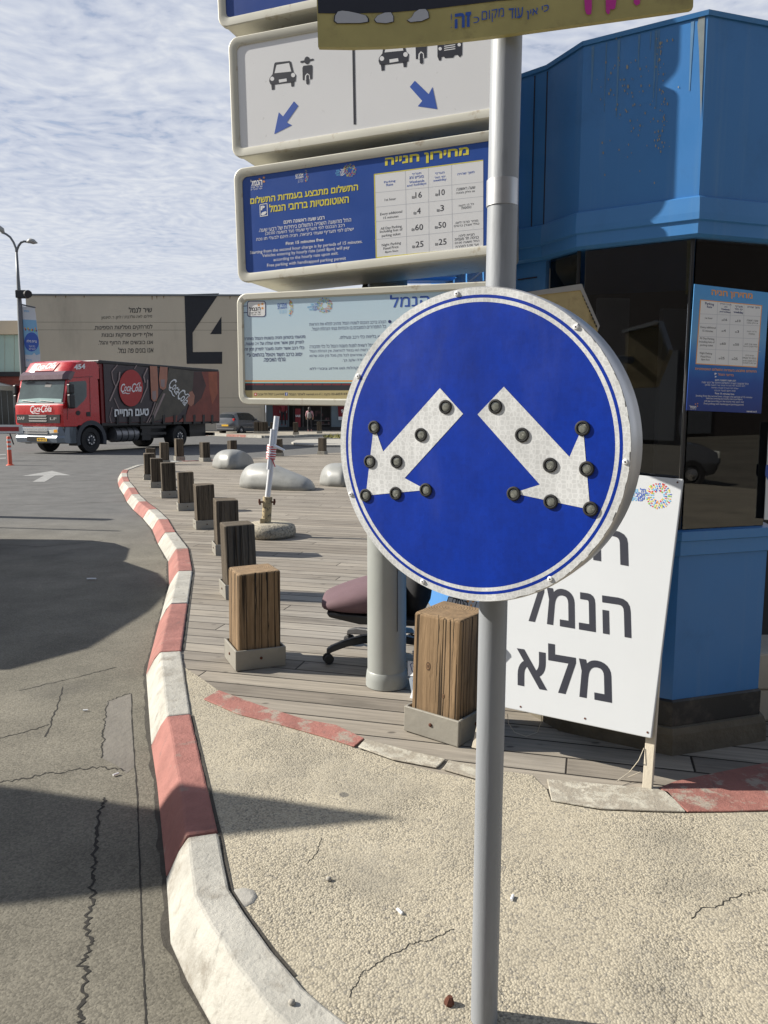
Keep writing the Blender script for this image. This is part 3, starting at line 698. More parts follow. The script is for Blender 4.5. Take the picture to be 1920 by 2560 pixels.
def copy_tree(o, parent=None):
    c = o.copy(); COL.objects.link(c); c.parent = parent
    for ch in [x for x in bpy.data.objects if x.parent == o]: copy_tree(ch, c)
    return c
used = set()
def bollard(proto, x, y, rot, label, group, s=(1, 1, 1), z=GZ):
    o = proto if proto.name not in used else copy_tree(proto); used.add(proto.name)
    o.location = (x, y, z-.003); o.rotation_euler = (radians(random.uniform(-1.2, 1.2)), radians(random.uniform(-1.2, 1.2)), radians(rot)); o.scale = s; o['label'] = label; o['group'] = group; return o
RG = 'timber bollards along the edges of the boardwalk'
def near_corner(px, rot, w_=.28):
    """bollard whose lowest collar corner stands on pixel px"""
    p = gp(*px, GZ); k = w_/2; a = radians(rot)
    cs = [Vector((cos(a)*x-sin(a)*y, sin(a)*x+cos(a)*y, 0)) for x, y in ((-k, -k), (k, -k), (k, k), (-k, k))]
    return p - min(cs, key=lambda c: c.y)
p = near_corner(z8(855, 1712), 24); bollard(proto_w, p.x, p.y, 24, 'largest near timber bollard beside the red and white kerb, wide crack down its front', RG, (1.0, 1.0, 1.0))
p = near_corner(zb(1258, 1462), -47+10, .28); kb = bollard(proto_k, p.x-.03, p.y+.02, -37, 'orange brown timber bollard with a knot, close behind the round sign pole', RG, (1.0, 1.0, 1.02))
WL[kb.name] = Vector((0, 0, 0))
for sx, sz, rr_ in ((-.035, .30, 1.0), (.045, .19, .6)):
    b = MB(); P = lambda r_, o: [Vector((sx+r_*rr_*.8*cos(t), -.118-o, sz+r_*rr_*1.3*sin(t))) for t in (2*pi*i/16 for i in range(16))]
    b.mi = 0; b.face(P(.014, .0006)); b.mi = 1; b.face(P(.010, .0010)); b.mi = 0; b.face(P(.006, .0014)); b.build('knot', [M['knot_dark'], M['knot_light']], kb)
row = [  # centre column of the front foot in photo pixels, rotation, label
    (z8(862, 1205), 22, 'dark timber bollard half hidden right behind the nearest kerbside bollard', 1.0),
    (z8(776, 905), 20, 'third timber bollard from the camera along the kerb, behind the pebble stand foot', 1.0),
    (z8(628, 727), 22, 'timber bollard with a sunlit yellow left edge, fourth along the kerb', .98),
    (z8(500, 599), 20, 'grey timber bollard with a small knot, fifth along the kerb', 1.0),
    (z8(379, 512), 20, 'timber bollard with a split dark top corner, sixth along the kerb', 1.05),
    (z8(300, 440), 20, 'seventh timber bollard along the kerb, in front of two paler ones', 1.0),
    (z8(249, 385), 20, 'far dark timber bollard where the kerb turns away, eighth along the kerb', 1.0),
    (z8(258, 330), 20, 'timber bollard whose top shows just above the eighth kerb bollard', 1.0),
    (z8(352, 282), 25, 'pale timber bollard under the truck fuel tank, tall and square', 1.08),
    (z8(457, 254), 30, 'leaning timber bollard with a hollowed left side, below the truck rear wheel', 1.16),
    (z8(636, 260), 42, 'timber bollard alone left of the first concrete hump', 1.0),
    (z8(825, 240), 42, 'timber bollard whose top peeks over the farthest concrete hump', 1.0),
    (z8(1149, 224), -8, 'dark timber bollard right behind the taped white pole', 1.0),
    (z8(1452, 210), -20, 'timber bollard at the far deck edge beside the round sign', 1.0)]
for ir, (px, rot, lab, hs) in enumerate(row):
    p = gp(*px, GZ); s = .98 if 'hidden' not in lab else 1.0
    bollard(more_g[ir % 4], p.x, p.y+.14, rot, lab, RG, (s, s, hs*s))
FG = 'timber bollards on the far pavement in front of the shop'
for (x, y), lab in ((zf(132, 662), 'left of three far bollards beside the parked hatchback'), (zf(205, 662), 'middle one of three far bollards beside the parked hatchback'), (zf(278, 662), 'right of three far bollards beside the parked hatchback'),
                    (zf(385, 680), 'far timber bollard hidden behind the white pole tops'), (zf(760, 682), 'sunlit far timber bollard in front of the red sale banner'), (zf(1137, 660), 'sunlit far timber bollard in front of the shop shelves')):
    p = gp(x, y, .12); bollard(proto_g, p.x, p.y+.2, random.uniform(-8, 8), lab, FG, (1.18, 1.18, 1.35), .12)

# ================================================================== CONCRETE HUMPS
HG = 'smooth concrete humps on the boardwalk'
def hump(top_, foot_, width, label):
    """top_ and foot_: outline and ground line in photo pixels (zoom z8); every section stands on its own ground line"""
    def ip(L, x):
        for (x0, y0), (x1, y1) in zip(L, L[1:]):
            if x0 <= x <= x1: return y0+(y1-y0)*(x-x0)/max(1e-6, x1-x0)
        return L[-1][1] if x > L[-1][0] else L[0][1]
    x0, x1 = top_[0][0], top_[-1][0]; mx = max(ip(foot_, x)-ip(top_, x) for x, _ in top_); rings = []; n = 24; N = 48
    xs_h = [x0+(x1-x0)*(1-cos(pi*k/N))/2 for k in range(N+1)]
    el = [(1-(1-min(1, max(0, (min(k, N-k)+.1)/14)))**2)**.5 for k in range(N+1)]
    wd_ = [width*max(.04, min(1, (ip(foot_, x)-ip(top_, x))/mx))**.3*el[k] for k, x in enumerate(xs_h)]
    yc_ = [gp(*z8(x, ip(foot_, x)-(1-el[k])*14), GZ).y for k, x in enumerate(xs_h)]
    for _ in range(3):
        for L in (wd_, yc_): L[1:-1] = [(L[i-1]+2*L[i]+L[i+1])/4 for i in range(1, N)]
    hh_ = []
    for k, x in enumerate(xs_h): q = dp(*z8(x, ip(top_, x)), yc_[k]+wd_[k]); hh_.append((q.x, max(.008, q.z-GZ)))
    for _ in range(2): hh_[2:-2] = [(hh_[i][0], (hh_[i-1][1]+2*hh_[i][1]+hh_[i+1][1])/4) for i in range(2, N-1)]
    for k in range(N+1):
        X_, h_ = hh_[k]; yc = yc_[k]+wd_[k]
        rings.append([Vector((X_, yc-wd_[k]*cos(pi*m/n), GZ-.005+h_*abs(sin(pi*m/n))**.62)) for m in range(n+1)])
    b = MB(); b.loft(rings, cap=True); tag(b.build('concrete_hump', M['blob'], None, smooth=True), label, 'concrete seat', HG)
def domepx(x0, x1, top, base, skew, n=24, e=2.6):
    out = []
    for k in range(n+1):
        t = (1-cos(pi*k/n))/2; s = t**(math.log(.5)/math.log(skew)); out.append((x0+(x1-x0)*t, base-(base-top)*max(0, 1-abs(2*s-1)**e)**.5))
    return out
hump(domepx(703, 976, 174, 292, .43), [(703, 296), (760, 310), (830, 315), (900, 313), (976, 290)], .5, 'round concrete hump farthest from the camera on the boardwalk')
hump([(888, 430), (889, 400), (893, 360), (905, 325), (925, 297), (955, 277), (1000, 266), (1060, 266), (1110, 272), (1160, 292), (1220, 318), (1290, 345), (1340, 368), (1375, 390), (1393, 412), (1400, 435), (1404, 452)], [(888, 436), (960, 446), (1100, 455), (1250, 461), (1350, 463), (1404, 460)], .42, 'long pear shaped concrete hump sloping down to the right behind the white pole')
hump(domepx(1438, 1740, 268, 418, .40), [(1438, 418), (1500, 430), (1600, 436), (1740, 425)], .5, 'concrete hump half hidden behind the left rim of the round sign')

# ================================================================== PEBBLE STAND WITH TAPED WHITE POLES
zp = Z(640, 1020, .15369)
foot = gp(*zp(170, 1880), GZ+.14); fY = foot.y
st = thing('parasol_stand', 'round washed pebble foot with rusty tube holding two taped white poles', 'parasol stand', (foot.x, foot.y, GZ))
R_ = .5*(dp(*z8(1272, 740), fY).x - dp(*z8(905, 740), fY).x)*.99; cxx = (dp(*z8(1272, 740), fY).x + dp(*z8(905, 740), fY).x)/2
b = MB(); b.lathe((cxx, fY, GZ), (0, 0, 1), [(R_*.93, 0), (R_, .03), (R_*1.0, .08), (R_*.95, .12), (R_*.80, .145), (R_*.3, .152)], 40); b.build('foot', M['disc_agg'], st, smooth=True)
tb, tt = dp(*zp(165, 1895), fY), dp(*zp(190, 1445), fY)
b = MB(); b.tube([tb, tt], .052, 18); b.build('tube', M['rust_tube'], st, smooth='auto')
b = MB(); b.box(tb+Vector((-.03, -.055, .03)), (.055, .02, .09)); b.box(tb+Vector((.04, -.05, .008)), (.05, .03, .016)); b.build('clamp_foot', M['rust_tube'], st, bevel=.003)
for sx in (-1, 1):
    b = MB(); c = tb.lerp(tt, .82); b.tube([c, c+Vector((sx*.085, -.03, .0))], .010, 8); b.tube([c+Vector((sx*.075, -.03, -.03)), c+Vector((sx*.085, -.03, 0)), c+Vector((sx*.082, -.03, .035))], .012, 8); b.build('wing_bolt', M['rust'], st)
l0, l1 = dp(*zp(188, 1445), fY), dp(*zp(338, 135), fY)
d = (l1-l0).normalized()
b = MB(); b.tube([l0-d*.2, l1], .030, 14); b.build('pole', M['pipe_white'], st, smooth='auto')
k0, k1 = dp(*zp(205, 1000), fY-.05), dp(*zp(268, 345), fY-.05)
b = MB(); b.tube([k0, k1], .022, 14); b.build('pole', M['pipe_white'], st, smooth='auto')
b = MB()
for k in range(12):
    t0 = dp(*zp(238, 830), fY-.02).lerp(dp(*zp(262, 600), fY-.02), k/12); t1 = dp(*zp(238, 830), fY-.02).lerp(dp(*zp(262, 600), fY-.02), (k+1)/12)
    b.mi = k % 2; b.tube([t0+Vector((0, 0, .001)), t1], [.052+random.uniform(-.004, .006), .050], 12)
b.mi = 1; q = dp(*zp(290, 615), fY-.06); b.tube([q, q+Vector((.05, 0, -.02)), q+Vector((.12, -.01, -.05))], [.02, .018, .012], 6); b.mi = 0; q = dp(*zp(265, 840), fY-.05); b.tube([q, q+Vector((.03, 0, -.08))], .006, 6)
b.build('warning_tape', [M['ink_red'], M['ink_white']], st)

# ================================================================== LITTER ON THE GROUND
def butt(px, z, a, label, n='cigarette_butt', L=.024, r=.0042):
    p = gp(*px, z); b = MB(); q = Vector((cos(a), sin(a), 0)); b.tube([p+Vector((0, 0, r))-q*L/2, p+Vector((0, 0, r))+q*L/2], r, 8); tag(b.build(n, M['ink_white']), label, 'cigarette butt', 'cigarette butts on the ground')
butt(zc7(828, 1055), GZ, -1.0, 'white cigarette butt on the pavement left of the sign pole')
butt(zc7(1605, 960), GZ, 1.2, 'grey cigarette butt right of the sign pole')
butt(z4(632, 650), .003, .8, 'white cigarette butt on the road beside the straight crack')
butt(z4(467, 300), .003, .1, 'cream cigarette butt on the road left of the patch')
butt(z3(678, 1034), .003, .1, 'white cigarette butt lying in the dark shadow on the road', L=.08, r=.008)
p = gp(*zc7(1165, 1690), GZ); b = MB(); b.lathe(p, (.2, .1, 1), [(.011, 0), (.013, .006), (.010, .013), (.006, .020)], 7); tag(b.build('rusty_nut', M['rust']), 'small rusty brown nut on the pavement left of the sign pole foot', 'nut')
for k, (px, lab) in enumerate(((zc7(80, 1690), 'small grey pebble lying on the white kerb'), (zc7(335, 835), 'dark pebble on the pavement near the white kerb'))):
    p = gp(*px, KZ if k == 0 else GZ); b = MB(); b.lathe(p, (.1, .2, 1), [(.004, -.002), (.009, .004), (.007, .010), (.002, .012)], 8); tag(b.build('pebble', M['pebble'], smooth=True), lab, 'pebble')
p = gp(*z4(1315, 1320), GZ); b = MB(); b.lathe(p+Vector((0, 0, -.004)), (0, 0, 1), [(.050, 0), (.047, .0048), (.030, .0058)], 9); tag(b.build('mortar_blob', M['concrete'], smooth=True), 'flat grey blob of mortar beside the white kerb', 'mortar')

# ================================================================== ROUND ILLUMINATED SIGN ON ITS POLE
z5 = Z(820, 690, .49427)
SG = yawframe((.168, 1.491, 1.431), 30)
pole_xy = Vector((.229, 1.605, 0))
sg = thing('round_traffic_sign', 'big round blue sign with two white downward arrows and small lamps', 'traffic sign', (pole_xy.x, pole_xy.y, GZ))
b = MB(); b.tube([pole_xy+Vector((0, 0, GZ-.02)), pole_xy+Vector((.004, 0, 1.2)), pole_xy+Vector((.011, 0, 2.62))], .0302, 40); b.build('pole', M['galv'], sg, smooth='auto')
b = MB(); b.tube([pole_xy+Vector((.0065, 0, 1.905)), pole_xy+Vector((.0065, 0, 1.955))], .0315, 40); b.build('metal_band', M['aluminium'], sg, smooth='auto')
b = MB()
def cring(r, off): return [SG.pt(r*cos(2*pi*k/120), r*sin(2*pi*k/120), off) for k in range(120)]
b.loft([cring(.296, -.088), cring(.302, -.086), cring(.303, -.045), cring(.303, -.008), cring(.3005, -.001), cring(.298, -.001)], cap=True); b.build('rim', M['aluminium'], sg, smooth='auto', ang=40)
b = MB(); b.mi = 0; b.disc(SG, (0, 0), .2735, .0002, seg=120); b.ring(SG, (0, 0), .281, .2868, .0004, 120); b.mi = 1
rng = random.Random(3)
b.ring(SG, (0, 0), .2735, .281, .0003, 120)
for k in range(120):                                     # outer film edge, slightly torn on the right
    P = lambda r, q: SG.pt(r*cos(2*pi*q/120), r*sin(2*pi*q/120), .0003)
    e = [.3003 - (.0024*rng.random()**4 if (k+i) % 120 < 18 or (k+i) % 120 > 96 else 0) for i in (0, 1)]
    b.face([P(.2868, k), P(e[0], k), P(e[1], k+1), P(.2868, k+1)])
fc = b.build('reflective_face', [M['retro_blue'], M['retro_white']], sg)
for pts in ([(567, 567), (684, 697), (388, 1022), (500, 1082), (192, 1110), (233, 755), (280, 888)], [(890, 560), (757, 700), (1072, 1055), (936, 1098), (1326, 1181), (1290, 760), (1222, 915)]):
    b = MB(); b.pan(SG, [z5(*p) for p in pts], .0007); b.build('arrow', M['retro_white'], sg)
for x, y in ((595, 662), (471, 803), (348, 938), (234, 765), (212, 938), (191, 1109), (343, 1099), (496, 1082), (847, 660), (982, 804), (1124, 956), (1288, 770), (1309, 975), (1328, 1178), (1127, 1141), (940, 1101)):
    c = SG.loc(*z5(x, y)); P = lambda r, h: [SG.pt(c.x+r*cos(2*pi*k/28), c.y+r*sin(2*pi*k/28), h) for k in range(28)]
    b = MB(); b.loft([P(.0138, 0), P(.0137, .0024), P(.0124, .0034), P(.0102, .0032), P(.0094, .0016), P(.0094, .0006)]); lp = b.build('lamp', M['rubber'], sg, smooth='auto', ang=50)
    b = MB(); b.loft([P(.0093, .0008), P(.0080, .0014), P(.0050, .0019), P(.0018, .0021)]); b.build('lens', M['lamp_lens2'], lp, smooth=True)
b = MB()
for x, y in ((652, 90), (1255, 258), (1505, 940), (1124, 1532), (480, 1545), (116, 1104), (153, 507)):
    c = SG.loc(*z5(x, y)); P = lambda r, h: [SG.pt(c.x+r*cos(2*pi*k/14), c.y+r*sin(2*pi*k/14), h) for k in range(14)]
    b = MB(); b.mi = 0; b.loft([P(.0052, .0002), P(.0050, .0018), P(.0034, .0032), P(.0022, .0033)]); b.mi = 1; b.loft([P(.0016, .0033), P(.0015, .0036)]); b.build('rivet', [M['ink_white'], M['black']], sg)
b = MB()
for zz_ in (-.17, .17):
    c = SG.pt(.0, zz_, -.095); b.box(Vector((pole_xy.x+.004, pole_xy.y-.0, c.z)), (.075, .072, .03), Matrix.Rotation(radians(-30), 3, 'Z'))
b.split('bracket', M['galv'], sg, bevel=.003)

# ================================================================== YELLOW BOARD ABOVE, ON THE SAME POLE
z2 = Z(540, 0, .42194); z6 = Z(1200, 0, .43400)
TB = yawframe((pole_xy.x, pole_xy.y-.045, 2.35), 9, roll=1.2)
def T2(pts): return [z2(*p) for p in pts]
tb_ = thing('yellow_notice_board', 'mottled yellow board with grey pebble shapes and pink brush strokes above the round sign', 'notice board', tuple(TB.pt(0, 0)), )
bot = [(605, 278), (800, 281), (1000, 276), (1250, 258), (1480, 232), (1659, 212)]
A = [TB.loc(*z2(*p)) for p in bot] + [TB.loc(*z6(700, 122)), TB.loc(*z6(1000, 80)), TB.loc(*z6(1210, 50)), TB.loc(*z6(1228, 40))]
top = .42
b = MB(); b.flat(TB, [tuple(p) for p in A] + [(A[-1].x, top), (A[0].x, top)], 0, .012); b.build('board', M['yellow_board'], tb_)
k = [TB.loc(*z2(*p)) for p in ((606, 80), (800, 82), (1060, 74), (1300, 52), (1659, 8))] + [TB.loc(*z6(900, -60)), TB.loc(*z6(1228, -105))]
b = MB(); b.mi = 0; b.flat(TB, [tuple(p) for p in k] + [(k[-1].x, top), (k[0].x, top)], .001)
b.build('dark_print', M['ink'], tb_)
b = MB()
blobs = [[(698, 128), (702, 95), (718, 70), (745, 64), (785, 68), (850, 82), (895, 95), (908, 115), (908, 134), (860, 142), (715, 143)], [(936, 120), (955, 95), (1000, 76), (1040, 74), (1055, 100), (1055, 132), (1010, 143), (950, 138)], [(1130, 125), (1158, 105), (1175, 75), (1205, 56), (1245, 54), (1262, 75), (1266, 110), (1220, 130), (1150, 137)]]
for q in blobs:
    c = Vector((sum(p[0] for p in q)/len(q), sum(p[1] for p in q)/len(q))); b.mi = 1; b.pan(TB, T2(q), .0018); b.mi = 0; b.pan(TB, T2([tuple(c+(Vector(p)-c)*.93) for p in q]), .0024)
b.split('pebble_print', [M['ink_grey'], M['ink']], tb_)
b = MB()
write(b, TB, 'זה!', z2(1392, 176), z2(1512, 160), 92*.422, .002, .03); write(b, TB, 'כ', z2(1526, 140), z2(1560, 136), 36*.422, .002)
write(b, TB, 'מקום', z6(10, 140), z6(138, 118), 72*.434, .002); write(b, TB, 'עוד', z6(165, 112), z6(248, 104), 60*.434, .002, .01); write(b, TB, 'כי אין', z6(268, 118), z6(396, 78), 52*.434, .002, .01)
b.build('lettering', M['ink_blue'], tb_)
b = MB()
for q in ([(600, 0), (604, 60), (612, 84), (625, 88), (640, 84), (644, 40), (642, -90), (600, -80)], [(722, -100), (724, 70), (735, 85), (745, 82), (750, 55), (765, 58), (778, 50), (784, 10), (790, -100)], [(888, -90), (884, 20), (900, 36), (920, 25), (925, -90)]): b.pan(TB, [z6(*p) for p in q], .002)
b.split('brush_print', M['ink_magenta'], tb_)
b = MB(); b.box(Vector((pole_xy.x+.009, pole_xy.y-.034, 2.45)), (.09, .012, .03)); b.box(Vector((pole_xy.x+.009, pole_xy.y-.034, 2.62)), (.09, .012, .03)); b.split('clamp', M['galv'], tb_, bevel=.002)

# ================================================================== PYLON POST AND ITS LIGHT BOXES
pp = gp(967, 1727, GZ) + Vector((0, .1, 0))
py = thing('pylon_post', 'thick grey steel post with a weld ring carrying the stacked light boxes', 'post', (pp.x, pp.y, GZ))
b = MB(); b.tube([pp, pp+Vector((0, 0, 3.6))], .098, 48); b.build('post', M['post_grey'], py, smooth='auto')
b = MB(); b.lathe(pp, (0, 0, 1), [(.107, 0), (.106, .04), (.1015, .075), (.098, .08)], 48, cap=False); b.build('foot_ring', M['post_grey'], py, smooth=True)
b = MB(); b.box(pp+Vector((.052, -.0845, .85)), (.003, .006, 1.1)); b.build('seam', M['ink'], py)
b = MB(); c0 = dp(*Z(580, 690, .25316)(1315, 20), pp.y-.06); b.tube([c0+Vector((0, 0, k*.011)) for k in range(-8, 16)], [.013 if k % 2 else .016 for k in range(24)], 10); b.build('cable_conduit', M['rubber'], py, smooth=True)

def lightbox(name, label, quad, Pl, yaw, roll, panel, depth=.36, rad=26, fw=22):
    """quad: TL, TR, BR, BL photo pixels of the outer frame"""
    fr = yawframe(Pl, yaw, roll)
    q = [fr.loc(*p) for p in quad]; c = sum(q, Vector((0, 0)))/4
    t = thing(name, label, 'light box', tuple(fr.pt(c.x, c.y)))
    px = ((q[1]-q[0]).length/(Vector(quad[1])-Vector(quad[0])).length)
    def rr(inset, off, rad_):
        out = []
        for i in range(4):
            p, a, e = q[i], q[i-1], q[(i+1) % 4]; u = (a-p).normalized(); v = (e-p).normalized()
            o = p + (u+v)*inset; r = rad_
            for k in range(9):
                th = k/8; ang = th*pi/2; out.append(fr.pt(*(o + u*r*(1-sin(ang)) + v*r*(1-cos(ang))), off))
        return out
    R = rad*px; f = fw*px
    b = MB(); b.loft([rr(.004, -depth, R*.9), rr(.004, -.028, R), rr(0, -.026, R), rr(0, -.003, R), rr(.004, 0, R*.95), rr(f*.8, 0, R*.6), rr(f, -.004, R*.55), rr(f, -.0085, R*.55)], cap=False)
    b.face(rr(.004, -depth, R*.9)[::-1]); b.build('casing', M['casing'], t, smooth='auto', ang=28)
    b = MB(); b.face(rr(f-.001, -.0075, R*.55)); b.build('panel', panel, t)
    b = MB()
    for s in (-.16, .16): w0 = fr.pt(fr.loc(*quad[3]).x*0+s*.25, c.y+s, -depth); b.box((pp.x+s*.3, (w0.y+pp.y-.09)/2, w0.z), (.03, abs(pp.y-.09-w0.y)+.03, .02))
    b.split('bracket', M['post_grey'], t)
    pf = Frame(fr.pt(0, 0, -.0072), fr.ex, fr.ey); pf.k = .25; return t, pf, px
PL = (pp.x, 3.30, 2.3)
t1, F1, k1_ = lightbox('light_box', 'topmost light box with plain deep blue panel, cut by the picture edge', [(533, -260), (1258, -405), (1260, -81), (546, 71)], PL, 19, 3.4, M['panel_blue_dark'], .36)
t2, F2, k2_ = lightbox('light_box', 'white light box with car and scooter symbols and two blue arrows', [(569.5, 95.4), (1262, -37.3), (1262, 289), (581, 396)], PL, 19, 3.4, M['panel_white'], .36)
t3, F3, k3_ = lightbox('light_box', 'blue parking price light box with yellow headline and white tariff table', [(583, 422.7), (1262, 319), (1262, 633), (595, 707.5)], PL, 19, 3.2, M['panel_blue'], .36)
t4, F4, k4_ = lightbox('light_box', 'lowest light box, pale blue with port regulations text and tan footer', [(591, 734.5), (1240, 702), (1240, 1020), (597, 1011.5)], PL, 19, .6, M['board_sky'], .36, fw=17)

# --- symbols on the white box
b = MB()
def car_icon(mb, f, off):
    P = lambda pts: [f(*p) for p in pts]
    mb.mi = 0
    mb.pan(F2, P([(318, 462), (335, 440), (345, 378), (352, 370), (436, 361), (446, 368), (460, 428), (475, 445), (472, 482), (455, 488), (420, 492), (345, 502), (322, 500), (315, 480)]), off)
    mb.pan(F2, P([(327, 498), (348, 496), (347, 530), (331, 534)]), off); mb.pan(F2, P([(443, 485), (465, 482), (462, 512), (447, 514)]), off)
    mb.mi = 1
    mb.pan(F2, P([(347, 434), (359, 385), (433, 373), (446, 424)]), off+.0006); mb.pan(F2, P([(372, 472), (418, 465), (420, 482), (374, 490)]), off+.0006)
    for c in ((333, 467), (457, 445)):
        mb.pan(F2, P([(c[0]+12*cos(k*pi/8), c[1]+13*sin(k*pi/8)) for k in range(16)]), off+.0006)
def moto_icon(mb, f, off):
    P = lambda pts: [f(*p) for p in pts]
    mb.mi = 0
    mb.pan(F2, P([(540+17*cos(k*pi/8), 358+23*sin(k*pi/8)) for k in range(16)]), off); mb.pan(F2, P([(498, 368), (502, 362), (575, 347), (581, 353), (575, 359), (505, 374)]), off+.0002)
    mb.pan(F2, P([(512, 402), (518, 390), (566, 384), (572, 392), (571, 466), (563, 470), (514, 476)]), off)
    mb.mi = 1; mb.pan(F2, P([(526, 476), (528, 448), (541, 434), (555, 445), (558, 470)]), off+.0006)
    mb.mi = 0; mb.pan(F2, P([(534, 450), (543, 441), (551, 448), (552, 494), (543, 502), (535, 496)]), off+.0012)
car_icon(b, lambda x, y: z2(x, y), .001); moto_icon(b, lambda x, y: z2(x, y), .001)
car_icon(b, lambda x, y: z2(983+(x-333)*1.13, 347+(y-467)*1.1), .001); moto_icon(b, lambda x, y: z2(1217+(x-543)*1.12, 378+(y-500)*1.12), .001)
tk = lambda pts: [z2(*p) for p in pts]
b.mi = 0; b.pan(F2, tk([(1312, 235), (1318, 160), (1452, 138), (1460, 205), (1458, 325), (1444, 340), (1432, 325), (1415, 327), (1405, 342), (1356, 345), (1352, 335), (1336, 338), (1334, 357), (1322, 360), (1312, 335)]), .001)
b.mi = 1
for k in range(4): b.pan(F2, tk([(1352, 262+k*12-2), (1418, 252+k*12-2), (1418, 257+k*12-2), (1352, 267+k*12-2)]), .0016)
for c in ((1328, 289), (1441, 265)): b.pan(F2, tk([(c[0]+10*cos(k*pi/8), c[1]+10*sin(k*pi/8)) for k in range(16)]), .0016)
b.pan(F2, tk([(1328, 225), (1332, 182), (1444, 164), (1448, 205)]), .0016)
b.mi = 0; b.pan(F2, tk([(806, 215), (820, 212), (830, 737), (815, 738)]), .001)
b.build('vehicle_symbols', [M['ink'], M['panel_white']], t2)
for pts in ([(345, 795), (372, 665), (397, 690), (462, 600), (488, 628), (420, 725), (450, 742)], [(1311, 647), (1195, 630), (1222, 598), (1148, 515), (1178, 478), (1260, 558), (1283, 515)]):
    b = MB(); b.pan(F2, tk(pts), .001); b.build('arrow', M['ink_blue'], t2)

# --- helpers for the printed emblems
def star(mb, fr, c, r, off):
    mb.pan(fr, [(c[0]+(r if k % 2 == 0 else r*.42)*sin(k*pi/5+.2), c[1]-(r if k % 2 == 0 else r*.42)*cos(k*pi/5+.2)) for k in range(10)], off)
def burst(mb, fr, c, r, off, half=False, n=3, seed=2, sq=1.0):
    """ring of short coloured dashes radiating outwards; material slots 0.."""
    r_ = random.Random(seed)
    for ring in range(4):
        m_ = 16+ring*6
        for k in range(m_):
            a = 2*pi*(k+r_.random()*.5)/m_
            if half and cos(a) < .05: continue
            r0 = r*(.36+.17*ring+r_.uniform(-.02, .03)); r1 = r0+r*r_.uniform(.09, .16); w_ = r*r_.uniform(.025, .055)
            u = Vector((cos(a)*sq, sin(a))); v = Vector((-sin(a), cos(a))); C = Vector(c); mb.mi = r_.randrange(n)
            mb.pan(fr, [C+u*r0-v*w_, C+u*r1-v*w_*1.2, C+u*r1+v*w_*1.2, C+u*r0+v*w_], off)
BURST = [M['ink_orange'], M['ink_sky'], M['ink_blue'], M['ink_red'], M['ink_green'], M['ink_yellow']]

# --- price box print
z3b = Z(570, 310, .40386)
def L3(mb, t, x0, y0, x1, y1, h, bold=0.0, off=.001):
    if 18 <= h <= 34: h *= .8; bold = max(bold, .004)
    write(mb, F3, t, z3b(x0, y0), z3b(x1, y1), h*.40386, off, bold)
b = MB()
L3(b, 'מחירון חנייה', 972, 276, 1490, 208, 66, .035); L3(b, 'התשלום מתבצע בעמדות התשלום', 138, 497, 805, 410, 44, .03); L3(b, 'האוטומטיות ברחבי הנמל', 255, 548, 748, 488, 50, .03)
for q in ([(903, 310), (1580, 221), (1580, 227), (903, 316)], [(903, 310), (909, 310), (921, 830), (915, 830)], [(915, 824), (1580, 759), (1580, 766), (915, 831)]): b.pan(F3, [z3b(*p) for p in q], .0016)
b.build('yellow_lettering', M['ink_yellow'], t3)
b = MB()
L3(b, 'רבע שעה ראשונה חינם', 345, 618, 597, 589, 24, .02)
for a in (('החל מהשעה השנייה התשלום ביחידות של רבעי שעה.', 190, 670, 762, 604, 32), ('רכב הנכנס לפי תעריף שעתי (עד השעה 20:00)', 230, 694, 722, 642, 34), ('ישלם לפי תעריף שעתי ביציאה. חניה חינם לבעלי תו נכה', 175, 730, 778, 666, 34)): L3(b, *a, .004)
L3(b, 'First 15 minutes free', 358, 750, 592, 724, 24, .02)
for a in (('Starting from the second hour charge is by periods of 15 minutes.', 137, 812, 832, 742, 32), ('Vehicles entering by hourly rate (until 8pm) will pay', 212, 831, 752, 778, 32), ('according to the hourly rate upon exit.', 282, 856, 683, 814, 32), ('Free parking with handicapped parking permit', 242, 891, 730, 846, 32)): L3(b, *a, .004)
L3(b, 'הנמל', 140, 386, 212, 376, 40, .03); L3(b, 'של תל אביב', 142, 398, 212, 390, 11, .01); L3(b, 'אוצר מפעלי ים', 142, 411, 212, 402, 10)
L3(b, 'אתרים', 418, 326, 466, 319, 15, .02); L3(b, 'ATARIM', 418, 341, 466, 334, 13, .02)
for k in range(3): L3(b, 'אתרים תל אביב', 432, 350+k*7, 466, 345+k*7, 5)
L3(b, 'תל', 698, 292, 720, 289, 13, .02); L3(b, 'אביב', 692, 306, 720, 302, 12, .02); L3(b, 'יפו', 698, 322, 720, 318, 14, .02)
for q in ([(195, 498), (243, 490), (243, 494), (195, 502)], [(195, 498), (199, 498), (202, 574), (198, 574)], [(240, 491), (244, 490), (247, 567), (243, 568)], [(198, 570), (247, 563), (247, 568), (198, 575)]): b.pan(F3, [z3b(*p) for p in q], .001)
L3(b, 'P', 203, 535, 228, 531, 34, .05); b.pan(F3, [z3b(*p) for p in ((203, 560), (212, 547), (232, 540), (240, 545), (232, 558), (215, 566))], .001)
b.build('white_lettering', M['ink_white'], t3)
b = MB(); b.pan(F3, [z3b(*p) for p in ((906, 313), (1580, 223), (1580, 763), (918, 828))], .0008); b.build('tariff_table', M['panel_white'], t3)
b = MB()
for q in ([(1097, 290), (1099, 290), (1108, 806), (1106, 806)], [(1240, 270), (1242, 270), (1246, 795), (1244, 795)], [(1382, 250), (1384, 250), (1392, 785), (1390, 785)]): b.pan(F3, [z3b(*p) for p in q], .0014)
for y in (425, 515, 605, 715): b.pan(F3, [z3b(908, y), z3b(1580, y-68), z3b(1580, y-66), z3b(908, y+2)], .0014)
b.build('table_lines', M['ink_grey'], t3)
b = MB()
